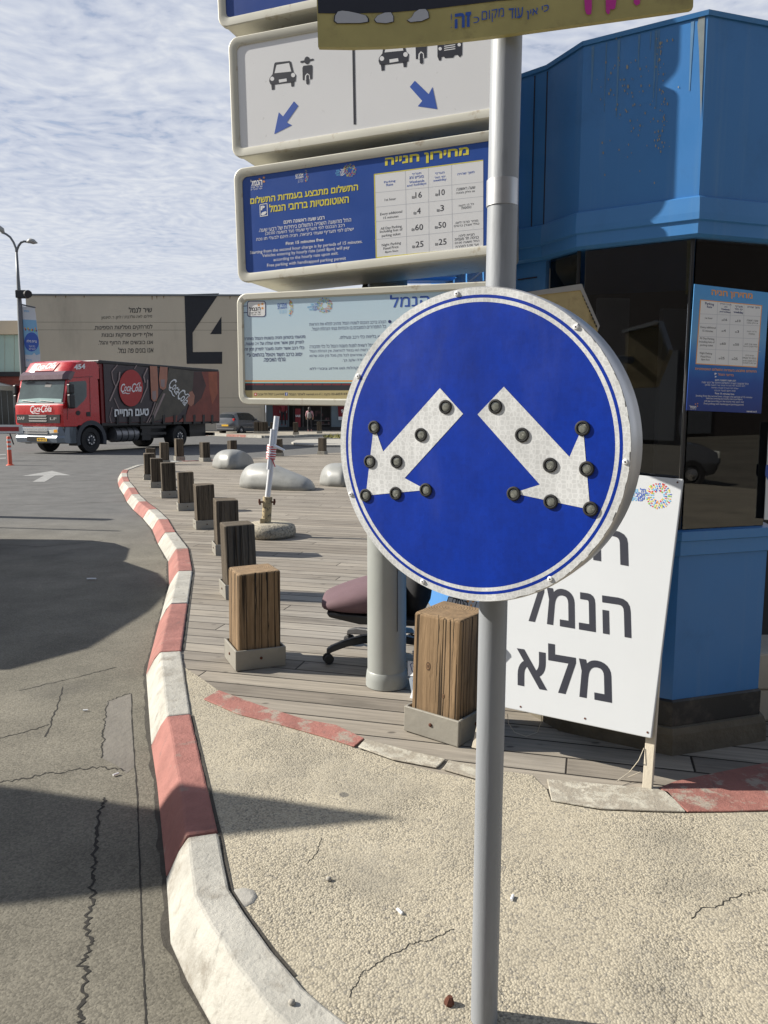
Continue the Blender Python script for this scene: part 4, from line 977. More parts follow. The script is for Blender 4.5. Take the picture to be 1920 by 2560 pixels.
for a in (('Parking', 966, 372, 1036, 361, 22), ('Rate', 980, 386, 1022, 380, 16), ('תעריף', 1140, 321, 1196, 314, 20), ('סופ״ש וחג', 1122, 343, 1212, 333, 17), ('Weekends', 1122, 369, 1215, 358, 20), ('and holidays', 1108, 394, 1228, 378, 24), ('תעריף', 1283, 317, 1340, 310, 20), ('ימי חול', 1280, 340, 1345, 330, 18), ('weekday', 1270, 363, 1352, 352, 24), ('משך שהייה', 1420, 323, 1525, 308, 22)): L3(b, *a, .012, .0016)
b.build('navy_lettering', M['ink_blue'], t3)
b = MB()
for a in (('1st hour', 970, 478, 1040, 469, 20), ('שעה ראשונה', 1415, 413, 1530, 400, 20), ('או חלק ממנה', 1412, 438, 1528, 425, 22), ('Every additional', 942, 572, 1078, 554, 26), ('15 minutes', 962, 589, 1055, 577, 18), ('כל 15 דקות', 1428, 517, 1522, 504, 22), ('נוספות', 1445, 529, 1505, 521, 18), ('All Day Parking', 945, 661, 1075, 645, 26), ('Including loss of', 940, 680, 1080, 664, 26), ('parking ticket', 952, 705, 1068, 692, 26), ('מחיר מרבי ליום,', 1405, 622, 1548, 606, 22), ('כולל אובדן כרטיס', 1398, 644, 1555, 627, 24), ('Night Parking', 952, 763, 1070, 748, 26), ('Fixed Price', 962, 780, 1055, 767, 20), ('8pm-5am', 972, 803, 1053, 793, 20), ('חניית לילה', 1428, 702, 1525, 690, 22), ('כניסה חד פעמית', 1403, 724, 1552, 709, 20), ('החל משעה 20:00', 1403, 744, 1555, 728, 18), ('ועד 5:00 למחרת', 1408, 768, 1550, 752, 20)): L3(b, *a, 0.0, .0016)
for v, x0, y0, x1, y1 in (('16', 1160, 460, 1200, 456), ('10', 1305, 444, 1342, 440), ('4', 1170, 558, 1193, 555), ('3', 1314, 541, 1337, 538), ('60', 1158, 660, 1208, 656), ('50', 1302, 646, 1350, 642), ('25', 1162, 766, 1210, 760), ('25', 1304, 750, 1353, 746)):
    L3(b, v, x0, y0, x1, y1, 38, .008, .0016); L3(b, '₪', x0-21, y0+3, x0-4, y0+2, 16, 0, .0016)
b.build('black_lettering', M['ink'], t3)
b = MB(); burst(b, F3, z3b(754, 287), 40*.404, .001, n=6, seed=4); burst(b, F3, z3b(476, 322), 38*.404, .001, True, n=6, seed=5, sq=.55)
b.mi = 0
for c in ((196, 342), (222, 332), (222, 356)): star(b, F3, z3b(*c), 10*.404, .001)
b.mi = 1; L3(b, 'TEL', 668, 297, 694, 293, 11, .02); L3(b, 'AVIV', 664, 310, 690, 306, 11, .02); L3(b, 'YAFO', 668, 322, 694, 320, 11, .02)
b.build('emblems', BURST, t3)

# --- regulations box print
z4b = Z(580, 690, .25316)
def L4(mb, t, x0, y0, x1, y1, h, bold=0.0, off=.001):
    if 40 <= h <= 56: h *= .82
    write(mb, F4, t, z4b(x0, y0), z4b(x1, y1), h*.25316, off, bold)
b = MB(); X1 = 2590
def strip(mi, ya, yb, off=.0008):
    b.mi = mi; b.pan(F4, [z4b(108, ya), z4b(X1, ya+.0*X1), z4b(X1, yb), z4b(110, yb)], off)
strip(0, 1130, 1212); strip(1, 1078, 1130); strip(2, 1060, 1078); strip(3, 1045, 1058, .0009); strip(4, 1030, 1045)
b.mi = 1
for k in range(26): x = 130+k*95; b.pan(F4, [z4b(x, 1060), z4b(x+8, 1060), z4b(x+2, 1079), z4b(x-6, 1079)], .0014)
b.pan(F4, [z4b(108, 1058), z4b(X1, 1058), z4b(X1, 1062), z4b(108, 1062)], .0012)
b.build('printed_shoreline', [M['ink_tan'], M['ink'], M['shop_red'], M['ink_cyan'], M['ink_orange']], t4)
b = MB()
for a in (('מטעמי ביטחון חניה בשטח הנמל מותרת', 113, 645, 722, 622, 52), ('לפרק זמן אשר אינו עולה על 24 שעות,', 128, 695, 708, 676, 52), ('כלי רכב אשר יחנה מעבר לפרק זמן זה', 126, 748, 712, 732, 52), ('יסווג כרכב חשוד ויטופל בהתאם ע״י', 148, 797, 692, 790, 50), ('גורמי האכיפה.', 308, 848, 526, 842, 46)): L4(b, *a, .012)
for a in (('הנוהג ברכב הנכנס לשטח הנמל מחויב למלא את הוראות', 763, 493, 1520, 466, 42), ('כל התמרורים המוצבים בו והנחיות נציגי הנהלת הנמל.', 785, 541, 1520, 513, 44), ('לוודא בלימת כלי רכב ונעילתו.', 1058, 622, 1520, 609, 42), ('הנהלת הנמל רשאית לפנות משטח הנמל כל כלי תחבורה', 766, 714, 1520, 694, 44), ('העומד בו ללא רשות ו/או בניגוד להוראות. אין הנהלת הנמל', 766, 764, 1540, 744, 44), ('ו/או מי מטעמה אחראים לכל נזק מכל מין וסוג שהוא', 766, 808, 1520, 796, 44), ('לכלי התחבורה עקב כך.', 1088, 851, 1470, 840, 42), ('איסור קיום התקהלות ו/או אירוע ציבורי ללא', 768, 937, 1500, 921, 44)): L4(b, *a, -.002)
b.pan(F4, [z4b(1557+16*cos(k*pi/6), 450+16*sin(k*pi/6)) for k in range(12)], .001)
b.build('navy_lettering', M['ink_navy'], t4)
b = MB(); write(b, F4, 'שערי הנמל', (975, 769), (1190, 758), 31, .001, .01); b.build('headline', M['ink_blue'], t4)
b = MB()
for a in (('#portlv | ״נמל תל אביב״', 248, 1187, 515, 1182, 32), ('| namal.co.il לאתר הנמל', 562, 1188, 890, 1184, 34), ('03-6059169 פקס:', 905, 1186, 1136, 1182, 30)): L4(b, *a, .004, .0016)
L4(b, 'הנמל', 168, 348, 282, 340, 52, .03, .0022); L4(b, 'של תל אביב', 170, 372, 282, 364, 17, .02, .0022); L4(b, 'אוצר מפעלי ים', 170, 392, 284, 384, 16, 0, .0022)
b.build('black_lettering', M['ink'], t4)
b = MB()
def rrect(x0, y0, x1, y1, r, f): return [f(cx+r*cos(a), cy+r*sin(a)) for cx, cy, a0 in ((x1-r, y1-r, 0), (x0+r, y1-r, pi/2), (x0+r, y0+r, pi), (x1-r, y0+r, 3*pi/2)) for a in (a0, a0+pi/6, a0+pi/3, a0+pi/2)]
b.mi = 0; b.pan(F4, rrect(150, 246, 334, 404, 24, z4b), .001); b.mi = 1; b.pan(F4, rrect(157, 253, 327, 397, 20, z4b), .0016)
b.mi = 0; b.pan(F4, [z4b(92, 296), z4b(155, 292), z4b(155, 298), z4b(92, 302)], .001); b.pan(F4, [z4b(94, 361), z4b(155, 357), z4b(155, 363), z4b(94, 367)], .001)
b.mi = 2
for c in ((265, 287), (301, 277), (301, 318)): star(b, F4, z4b(*c), 18*.253, .0022)
b.build('port_emblem', [M['ink_navy'], M['ink_white'], M['ink_orange']], t4)
b = MB(); burst(b, F4, z4b(914, 291), 76*.253, .001, n=6, seed=8); burst(b, F4, z4b(562, 315), 78*.253, .001, True, n=6, seed=9, sq=.55)
b.mi = 2
for a in (('אתרים', 450, 303, 540, 294, 30), ('ATARIM', 448, 330, 540, 320, 22), ('תל', 815, 290, 845, 286, 22), ('אביב', 792, 318, 845, 312, 20), ('יפו', 808, 344, 845, 338, 20)): L4(b, *a, .02)
b.mi = 1
for a in (('TEL', 775, 293, 812, 289, 20), ('AVIV', 742, 318, 790, 313, 20), ('YAFO', 760, 343, 806, 338, 20)): L4(b, *a, .02)
for k in range(4): L4(b, 'תל אביב יפו', 470, 345+k*9, 540, 339+k*9, 7)
b.mi = 2; b.pan(F4, [z4b(524, 1151), z4b(550, 1150), z4b(550, 1181), z4b(524, 1182)], .0016); b.mi = 3; b.pan(F4, rrect(219, 1154, 246, 1183, 8, z4b), .0016)
b.build('emblems', BURST, t4)
b = MB(); L4(b, 'f', 534, 1180, 546, 1180, 26, .03, .0022); b.pan(F4, rrect(226, 1161, 239, 1176, 5, z4b), .0022); b.build('white_marks', M['ink_white'], t4)

# weathered tan panel behind the round sign
z5b = Z(1000, 640, .33755)
WP = yawframe((.7, 2.62, 1.5), 4)
wp = thing('weathered_panel', 'dirty tan sign panel with slanted end and black slots behind the round sign', 'sign panel', tuple(WP.pt(*WP.loc(*z5b(1200, 500)))))
b = MB(); b.pan(WP, [z5b(900, 300), z5b(1342, 246), z5b(1478, 520), z5b(1462, 565), z5b(1300, 900), z5b(900, 900)], 0, .03); b.build('panel', M['tan_board'], wp)
b = MB(); b.pan(WP, [z5b(900, 274), z5b(1345, 207), z5b(1352, 222), z5b(1340, 252), z5b(900, 304)], .004, .06); b.pan(WP, [z5b(1345, 210), z5b(1478, 518), z5b(1464, 556), z5b(1460, 520), z5b(1335, 250)], .003, .034); b.build('edge_strip', M['aluminium'], wp)
b = MB()
for k in range(9):
    x, y = 1356+k*12, 296+k*28; b.pan(WP, [z5b(x-6, y-8), z5b(x+5, y-10), z5b(x+8, y+8), z5b(x-3, y+10)], .002)
b.build('slots', M['black'], wp)
b = MB(); c = WP.pt(*WP.loc(*z5b(1000, 600)), -.02); b.tube([c, pp+Vector((.0, 0, c.z-GZ))], .018, 10); b.build('bracket', M['galv'], wp)

# ================================================================== BLUE KIOSK
z7 = Z(1500, 680, .32547); zk = Z(1680, 1180, .35250)
KS = 1.03
kv = [Vector((2.55, 3.46, 0)), Vector((1.172, 3.015, 0)), Vector((.797, 3.245, 0)), Vector((.70, 3.45, 0)), Vector((.583, 3.56, 0)), Vector((.36, 5.7, 0)), Vector((2.2, 6.3, 0))]
C_low = kv[1].lerp(kv[0], .30)
ks = thing('kiosk', 'blue panelled parking kiosk with dark tinted windows and a tall fascia', 'kiosk', (1.2, 3.6, GZ))
zF0, zF1 = 2.235, 2.93
cen = Vector((1.3, 4.4, 0))
def ringk(o, z, vs=kv):
    out = []
    n = len(vs)
    for i in range(n):
        e0 = (vs[i]-vs[i-1]).normalized(); e1 = (vs[(i+1) % n]-vs[i]).normalized(); n0 = Vector((-e0.y, e0.x, 0))*-1; n1 = Vector((-e1.y, e1.x, 0))*-1
        if n0.dot(vs[i]-cen) < 0: n0 *= -1
        if n1.dot(vs[i]-cen) < 0: n1 *= -1
        nn = (n0+n1); nn = nn/(1+n0.dot(n1)); out.append(vs[i]+nn*o+Vector((0, 0, z)))
    return out
b = MB(); b.loft([ringk(.02, zF0+.06), ringk(.02, zF1)], cap=False); b.face(ringk(.02, zF1)); b.build('fascia', M['kiosk_blue'], ks)
b = MB(); b.loft([ringk(.012, zF0-.085), ringk(.028, zF0-.075), ringk(.028, zF0-.03), ringk(.036, zF0-.025), ringk(.036, zF0+.0), ringk(.032, zF0+.055), ringk(.0235, zF0+.06), ringk(.019, zF0+.06)], cap=False); b.face(ringk(.012, zF0-.085)); b.build('fascia_trim', M['kiosk_trim'], ks)
b = MB(); b.loft([ringk(.026, zF1-.012), ringk(.030, zF1+.004), ringk(.0, zF1+.012)], cap=False); b.face(ringk(.0, zF1+.012)); b.build('roof_capping', M['kiosk_trim'], ks)
# seams on the left fascia and rust at the corner
for i, t in ((3, .0), (3, .38)):
    b = MB(); p = kv[3].lerp(kv[4], t); e = (kv[4]-kv[3]).normalized(); nn = Vector((e.y, -e.x, 0)); nn = nn if nn.dot(p-cen) > 0 else -nn
    p = p + nn*.0215; b.face([p+Vector((0, 0, zF0+.06)), p+e*.006+Vector((0, 0, zF0+.06)), p+e*.006+Vector((0, 0, zF1-.02)), p+Vector((0, 0, zF1-.02))]); b.build('seam', M['ink'], ks)
# stain specks and rust streak on the sunny fascia face
eAB = (kv[1]-kv[2]).normalized(); KF = Frame(kv[2]+Vector((0, 0, 2.5)), eAB, (0, 0, 1)); KF.P = KF.P + KF.n*.0215
b = MB(); r_ = random.Random(11)
for k in range(150):
    q = r_.random(); x = r_.gauss(860, 110) if q < .6 else 1045+r_.gauss(0, 16)-(.0); y = r_.gauss(560, 200) if q < .6 else r_.uniform(230, 880); s = r_.uniform(2, 6)*(1.5 if r_.random() < .08 else 1)
    if not (640 < x < 1180 and 150 < y < 1200): continue
    b.pan(KF, [z6(x+s*cos(a)*.7, y+s*1.5*sin(a)) for a in (0, 1, 2, 3, 4, 5)], .0006+k*4e-6)
b.build('dirt_specks', M['speck'], ks)
b = MB(); b.pan(KF, [z6(1262, 95), z6(1296, 95), z6(1284, 420), z6(1272, 700), z6(1262, 300), z6(1252, 140)], .0006); b.build('rust_stain', M['rust_stain'], ks)
# window band: mullion posts, panes and dark room
zs, zw = 1.035, zF0-.085
wl = [C_low, kv[1], kv[2], kv[3], kv[4]]
def wallframe(p, q, z=0): return Frame(Vector((p.x, p.y, z)), (q-p), (0, 0, 1))
for i in range(len(wl)-2):
    p, q = wl[i+1], wl[i]; fr = wallframe(p, q); L = (q-p).length
    if fr.n.dot(p-cen) < 0: fr.n = -fr.n
    b = MB(); b.flat(fr, [(.018, zs), (L-.018, zs), (L-.018, zw), (.018, zw)], -.012, .008); b.build('window_pane', M['kiosk_glass'], ks)
b = MB()
for p in (kv[1], kv[2]): b.lathe(p+Vector((0, .02, zs)), (0, 0, 1), [(.007, 0), (.007, zw-zs)], 10)
b.split('window_post', M['black'], ks)
# lower wall, sill, kick board, plinth
low = [C_low, kv[1], kv[2], kv[3], kv[4], kv[5], kv[6], C_low+Vector((.25, 1.6, 0))]
b = MB(); R2 = lambda o, z: ringk(o, z, low)
b.loft([R2(0, .335), R2(0, zs-.10)], cap=False); b.build('lower_wall', M['kiosk_blue'], ks)
b = MB(); b.loft([R2(.0, zs-.105), R2(.012, zs-.10), R2(.012, zs-.045), R2(.022, zs-.04), R2(.022, zs-.004), R2(-.03, zs)], cap=False); b.face(R2(-.03, zs)); b.build('sill', M['kiosk_trim'], ks)
b = MB(); b.loft([R2(.006, .225), R2(.010, .23), R2(.010, .33), R2(.002, .338)], cap=False); b.build('kick_board', M['black_scuffed'], ks)
b = MB(); b.loft([R2(.038, GZ-.02), R2(.034, .2), R2(.024, .224), R2(.0, .228)], cap=False); b.build('plinth', M['old_concrete'], ks)
for p, q in ((kv[2], kv[1]),):
    b = MB(); e = (q-p).normalized(); n_ = Vector((e.y, -e.x, 0)); n_ = n_ if n_.dot(p-cen) > 0 else -n_; r_ = random.Random(5)
    for k in range(9): s = p+e*r_.uniform(.02, .42)+n_*.0212+Vector((0, 0, zF1-.02)); h_ = r_.uniform(.06, .3); w_ = r_.uniform(.002, .006); b.face([s-e*w_, s+e*w_, s+e*w_*.3-Vector((0, 0, h_)), s-e*w_*.3-Vector((0, 0, h_))])
    b.build('drip_mark', M['drip'], ks)
# left door face, lintel canopy and long sunny wall
b = MB(); p, q = kv[4], kv[3]; fr = wallframe(p, q); L = (q-p).length
b.flat(fr, [(0, zs), (L, zs), (L, zw), (0, zw)], 0, .03); b.build('door_frame', M['kiosk_blue'], ks)
b = MB(); b.flat(fr, [(.03, zs+.1), (L*.62, zs+.1), (L*.62, 1.95), (.03, 1.95)], .004, .006); b.build('door_glass', M['curtain'], ks)
b = MB()
for z in (2.02, 2.08): b.flat(fr, [(.02, z), (L*.75, z), (L*.75, z+.006), (.02, z+.006)], .003)
b.flat(fr, [(.01, 1.955), (L*.66, 1.955), (L*.66, 1.965), (.01, 1.965)], .005); b.build('door_grooves', M['ink'], ks)
b = MB(); b.loft([[v+Vector((0, 0, zs)) for v in (kv[4], kv[5], kv[6], low[7])], [v+Vector((0, 0, zw)) for v in (kv[4], kv[5], kv[6], low[7])]], cap=False, closed=False); e = (kv[5]-kv[4]).normalized(); n_ = Vector((e.y, -e.x, 0)); n_ = n_ if n_.dot(kv[4]-cen) > 0 else -n_; b.prism([kv[4]+e*.1+n_*.045+Vector((0, 0, GZ)), kv[5]+n_*.045+Vector((0, 0, GZ)), kv[5]+n_*.045+Vector((0, 0, zs+.05)), kv[4]+e*.1+n_*.045+Vector((0, 0, zs+.05))], n_*.012); b.build('side_wall', M['kiosk_trim'], ks)
b = MB()
for k in range(5):
    y0 = 3.9+k*.36; b.box(Vector((.22, y0, 2.30+.02*(k % 2))), (.62, .33, .03), Matrix.Rotation(radians(6), 3, 'X'))
b.split('side_canopy', M['kiosk_trim'], ks)
# room behind the glass
b = MB(); rm = [kv[1]+Vector((.02, .55, 0)), kv[2]+Vector((.12, .35, 0)), kv[3]+Vector((.1, .2, 0))]
inn = [v.lerp(cen, .0) for v in (C_low+Vector((.18, 1.1, 0)), Vector((1.0, 4.5, 0)), Vector((.72, 3.75, 0)), Vector((.70, 3.5, 0)))]
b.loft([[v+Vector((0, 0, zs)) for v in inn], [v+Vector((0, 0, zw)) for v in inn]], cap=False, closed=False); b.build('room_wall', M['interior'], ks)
b = MB()
for x0, w_, zt in ((.74, .10, 2.12), (.96, .14, 1.98), (1.20, .16, 1.92)): b.box(Vector((x0+.02, 3.50-(x0-.74)*.5, (zs+zt)/2+.03)), (w_, .03, zt-zs-.06), Matrix.Rotation(.2, 3, 'Z'))
b.split('curtain', M['curtain_dark'], ks)
CH = yawframe((1.36, 3.42, zs), -10)
b = MB(); b.flat(CH, [(-.12, 0), (.10, 0), (.10, .12), (.085, .24), (.045, .33), (-.02, .385), (-.12, .40)], 0, .05); b.build('seat_back', M['curtain_dark'], ks, bevel=.01)

# price poster on the glass
eBC = (kv[0]-kv[1]).normalized(); KG = Frame(kv[1], eBC, (0, 0, 1)); KG.P = KG.P + KG.n*.004; KG.k = .4
zpo = Z(1690, 690, .16277)
po = thing('price_poster', 'blue sea coloured price poster with orange headline on the kiosk window', 'poster', tuple(KG.pt(*KG.loc(*zpo(800, 1000)))))
b = MB(); b.pan(KG, [zpo(283, 122), zpo(1432, 256), zpo(1308, 2112), zpo(158, 2062)], .0, .002); b.build('sheet', M['poster_sea'], po)
def LP(mb, t, x0, y0, x1, y1, h, bold=0.0, off=.0012):
    if 24 <= h <= 62: h *= .82
    write(mb, KG, t, zpo(x0, y0), zpo(x1, y1), h*.16277, off, bold)
b = MB(); LP(b, 'מחירון חניה', 545, 320, 1175, 378, 112, .03); b.pan(KG, [zpo(370, 360), zpo(1324, 450), zpo(1247, 1408), zpo(300, 1353)], .0006)
LP(b, 'התשלום מתבצע בעמדות התשלום האוטומטיות', 292, 1440, 1235, 1485, 50, .02); LP(b, 'ברחבי הנמל', 645, 1528, 885, 1540, 46, .02)
for c in ((297, 1968), (330, 1960), (328, 1998)): star(b, KG, zpo(*c), 12*.163, .0012)
b.build('orange_lettering', M['ink_orange'], po)
b = MB(); b.pan(KG, [zpo(384, 374), zpo(1310, 462), zpo(1236, 1394), zpo(313, 1340)], .0010); b.build('tariff_table', M['panel_white'], po)
b = MB()
for a in (('Parking', 446, 450, 582, 468, 62, .02), ('Rate', 474, 488, 552, 495, 42, .02), ('תעריף סופ״ש', 675, 440, 850, 460, 30, .01), ('וחג', 740, 484, 785, 488, 26, .01), ('Weekends', 690, 520, 822, 532, 34, .03), ('and holidays', 668, 562, 838, 578, 38, .03), ('תעריף', 910, 488, 1022, 498, 44, .02), ('ימי חול', 902, 522, 1022, 530, 40, .02), ('weekday', 882, 575, 1032, 592, 52, .03), ('משך שהייה', 1095, 500, 1282, 512, 46, .01)): LP(b, *a[:6], a[6], .0016)
b.build('navy_lettering', M['ink_navy'], po)
b = MB()
for a in (('1st hour', 443, 660, 560, 664, 36), ('Every additional', 376, 808, 610, 822, 50), ('15 minutes', 406, 854, 566, 864, 38), ('All Day Parking', 362, 978, 588, 992, 48), ('Including loss of', 355, 1030, 590, 1042, 48), ('parking ticket', 368, 1082, 566, 1092, 48), ('Night Parking', 364, 1205, 552, 1216, 48), ('Fixed Price', 378, 1250, 532, 1258, 36), ('8pm-5am', 388, 1302, 516, 1308, 42), ('שעה ראשונה', 1085, 695, 1260, 704, 32), ('או חלק ממנה', 1085, 735, 1258, 744, 34), ('כל 15 דקות', 1088, 865, 1235, 872, 34), ('נוספות', 1115, 900, 1208, 906, 26), ('מחיר מרבי ליום,', 1050, 1060, 1240, 1068, 34), ('כולל אובדן כרטיס', 1035, 1095, 1250, 1104, 34), ('חניית לילה', 1062, 1230, 1195, 1236, 30), ('כניסה חד פעמית', 1020, 1270, 1230, 1280, 30), ('החל משעה 20:00', 1018, 1310, 1230, 1318, 28), ('ועד 5:00 למחרת', 1022, 1346, 1225, 1354, 30)): LP(b, *a, .004, .0016)
for v, x0, y0, x1, y1 in (('16', 733, 690, 785, 692), ('10', 940, 708, 990, 710), ('4', 732, 858, 762, 860), ('3', 938, 872, 966, 874), ('60', 705, 1056, 762, 1060), ('50', 908, 1070, 965, 1074), ('25', 688, 1278, 744, 1282), ('25', 888, 1288, 945, 1292)):
    LP(b, v, x0, y0, x1, y1, 46, .008, .0016); LP(b, '₪', x0-32, y0, x0-6, y0, 24, 0, .0016)
b.build('black_lettering', M['ink'], po)
b = MB()
for a in (('רבע שעה ראשונה חינם', 600, 1612, 918, 1622, 30, .02), ('החל מהשעה השנייה התשלום ביחידות של רבעי שעה', 395, 1645, 1112, 1672, 40, 0), ('רכב הנכנס לפי תעריף שעתי (עד השעה 20:00)', 442, 1690, 1060, 1708, 38, 0), ('ישלם לפי תעריף שעתי ביציאה', 542, 1730, 955, 1745, 36, 0), ('חניה חינם לבעלי תו נכה', 588, 1770, 912, 1778, 34, 0), ('First 15 minutes free', 598, 1815, 892, 1828, 32, .02), ('Starting from the second hour, charge is by periods of 15 minutes', 302, 1860, 1170, 1885, 46, 0), ('Vehicles entering by hourly rate (until 8pm)', 458, 1898, 1018, 1915, 42, 0), ('will pay according to the hourly rate upon exit', 432, 1938, 1040, 1955, 42, 0), ('Free parking with handicapped parking permit', 427, 1980, 1040, 1998, 44, 0), ('הנמל', 210, 2030, 308, 2034, 54, .03), ('של תל אביב', 210, 2050, 306, 2054, 14, 0), ('namal.co.il', 1085, 2090, 1235, 2096, 34, .02)): LP(b, *a)
LP(b, 'P', 592, 1520, 622, 1522, 40, .05); b.pan(KG, [zpo(*q) for q in ((590, 1555), (605, 1535), (622, 1540), (615, 1556))], .0012)
b.build('white_lettering', M['ink_white'], po)
b = MB()
for x0, y0, x1, y1 in ((640, 400, 600, 1370), (838, 420, 800, 1380), (1045, 440, 1018, 1390)): b.line(KG, [zpo(x0, y0), zpo(x1, y1)], .8, .0013)
for y in (590, 735, 935, 1130): b.line(KG, [zpo(350, y-10), zpo(1300, y+32)], .8, .0014)
b.build('table_lines', M['ink_grey'], po)
# second sheet at the right edge of the picture
p2 = thing('notice_sheet', 'pale violet printed sheet beside the kiosk window at the right picture edge', 'poster', tuple(KG.pt(*KG.loc(1925, 1240), .02)))
b = MB(); b.pan(KG, [z7(1288, 1150), z7(1420, 1160), z7(1400, 1910), z7(1252, 1900)], .02, .003); b.build('sheet', M['pale_print'], p2)
b = MB(); b.pan(KG, [z7(1262, 1480), z7(1400, 1485), z7(1395, 1800), z7(1256, 1560)], .0215); b.build('print', M['panel_blue'], p2)
# wall that carries it and the cream cabinet at the foot of the dark gap
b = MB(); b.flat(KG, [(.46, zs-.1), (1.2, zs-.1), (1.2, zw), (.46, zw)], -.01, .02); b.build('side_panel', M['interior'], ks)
b = MB(); b.flat(KG, [(.43, GZ), (2.2, GZ), (2.2, zs+.1), (.43, zs+.1)], -1.4, .02); b.build('recess_wall', M['interior'], ks)  # dark sheet added to make the gap look black
cp = gp(*zk(640, 1985), GZ); cab = MB(); cab.box(Vector((cp.x+.22, cp.y+.45, GZ+.235)), (.42, .3, .17)); cab.box(Vector((cp.x+.22, cp.y+.45, GZ+.075)), (.38, .28, .15)); tag(cab.build('cream_cabinet', M['raw_wood'], bevel=.012), 'low cream cabinet in the dark gap right of the kiosk', 'cabinet')

# ================================================================== WHITE FOLDING SIGN LEANING AT THE KIOSK
foot_r = gp(*zr(952, 1838), GZ+.007)
AB = yawframe(foot_r, 30, lean=18)
ab = thing('folding_sign', 'tall white board lettered in black Hebrew leaning before the kiosk behind the round sign', 'sign board', tuple(foot_r))
TR, BR, BL = AB.loc(*zr(1170, 40)), AB.loc(*zr(985, 1535)), AB.loc(*zr(155, 1360))
wv_ = (BL-BR); wv_ = wv_.normalized()*.665
q = [BR, TR, TR+wv_+Vector((.02, .03)), BR+wv_]
b = MB(); b.flat(AB, [tuple(v) for v in q], .0, .022); b.build('board', M['signboard_white'], ab, bevel=.003)
b = MB()
fl_, fr_ = AB.loc(*zb(1310, 1458)), AB.loc(*zr(953, 1838))
for f0, top_ in ((fr_, BR+(TR-BR)*.3), (fl_, BR+wv_*.93+(TR-BR)*.3)):
    b.flat(AB, [(f0.x-.017, f0.y), (f0.x+.017, f0.y), (top_.x-.005, top_.y), (top_.x-.04, top_.y)], -.026, .03)
b.split('leg', M['raw_wood'], ab, bevel=.002)
b = MB(); back = AB.pt(*(BR+wv_*.55), -.35); g0 = Vector((back.x, back.y, GZ)); b.tube([g0+Vector((.02, .12, .0)), AB.pt(*(TR+wv_*.5), -.04)], .012, 8); b.build('rear_leg', M['raw_wood'], ab)
def LA(mb, t, a, c, h, bold): write(mb, AB, t, zr(*a), zr(*c), h*.43395, .001, bold)
b = MB(); LA(b, 'מלא', (212, 1226), (760, 1330), 268, .016); LA(b, 'הנמל', (232, 850), (872, 957), 262, .016); LA(b, 'חניון', (215, 500), (858, 618), 250, .016); b.build('lettering', M['ink'], ab)
b = MB(); burst(b, AB, zr(1028, 138), 74*.434, .001, n=6, seed=21); b.mi = 2
for a in (('תל', 922, 118, 955, 118, 26), ('אביב', 895, 142, 952, 142, 22), ('יפו', 910, 168, 948, 168, 24)): write(b, AB, a[0], zr(*a[1:3]), zr(*a[3:5]), a[5]*.434, .001, .02)
b.mi = 1
for a in (('TEL', 872, 118, 918, 118, 20), ('AVIV', 850, 142, 892, 142, 20), ('YAFO', 850, 167, 905, 167, 22)): write(b, AB, a[0], zr(*a[1:3]), zr(*a[3:5]), a[5]*.434, .001, .02)
b.build('city_emblem', BURST, ab)
b = MB()
for x, y in ((1138, 60), (234, 1352), (605, 1420), (965, 1500)): c = AB.loc(*zr(x, y)); b.disc(AB, c, .004, .0015, seg=8)
b.split('screw', M['rust'], ab)
def wire(pts, label):
    b = MB(); P = [gp(*zr(x, y), GZ+h) for x, y, h in pts]; b.tube(P, .0016, 6); tag(b.build('thin_wire', M['raw_wood']), label, 'wire')
wire([(158, 1395, .10), (165, 1450, .06), (200, 1500, .02), (265, 1522, .01), (330, 1500, .01), (355, 1430, .08), (352, 1390, .12)], 'thin pale wire loop on the deck left of the white board')
wire([(945, 1590, .14), (915, 1660, .10), (860, 1730, .03), (785, 1783, .01), (850, 1760, .01), (925, 1728, .03)], 'thin pale wire hanging by the right leg of the white board')

# two folded port boards behind the knotted bollard
z9 = Z(980, 1440, .16878)
PB = yawframe(gp(*z9(1000, 1900), GZ) + Vector((0, .10, 0)), 14, lean=12)
pb = thing('port_sign_board', 'white board with black port emblem and orange stars behind the knotted bollard', 'sign board', tuple(PB.P))
b = MB(); b.pan(PB, [z9(838, 300), z9(1700, 460), z9(1500, 1500), z9(500, 1300)], 0, .015); b.build('board', M['signboard_white'], pb)
b = MB(); b.mi = 0
write(b, PB, 'הנמל', z9(915, 410), z9(1125, 475), 118*.169, .001, .03); write(b, PB, 'של תל אביב', z9(895, 490), z9(1110, 520), 40*.169, .001, .02)
for l in ([(840, 310), (912, 325)], [(912, 322), (875, 450)], [(800, 425), (880, 443)], [(1258, 380), (1205, 520)], [(838, 310), (800, 430)]): b.line(PB, [z9(*p) for p in l], 1.6, .001)
b.mi = 1
for c in ((1125, 375), (1200, 375), (1172, 435)): star(b, PB, z9(*c), 28*.169, .001)
b.build('port_emblem', [M['ink'], M['ink_orange']], pb)
PC = yawframe(gp(*z9(330, 1900), GZ) + Vector((0, .10, 0)), 38, lean=24)
pc = thing('folded_sign', 'small white sign with a blue outlined emblem lying between post and knotted bollard', 'sign board', tuple(PC.P))
b = MB(); b.pan(PC, [z9(232, 1255), z9(480, 1290), z9(480, 1500), z9(236, 1478)], 0, .015); b.build('panel', M['signboard_white'], pc)
b = MB(); b.pan(PC, [z9(236, 1482), z9(480, 1504), z9(480, 1760), z9(285, 1745)], -.004, .012); b.build('lower_panel', M['retro_dull'], pc)
b = MB(); b.pan(PC, [z9(345, 1620), z9(500, 1600), z9(500, 1880), z9(275, 1835)], .012, .012); b.build('flap', M['signboard_white'], pc)
b = MB()
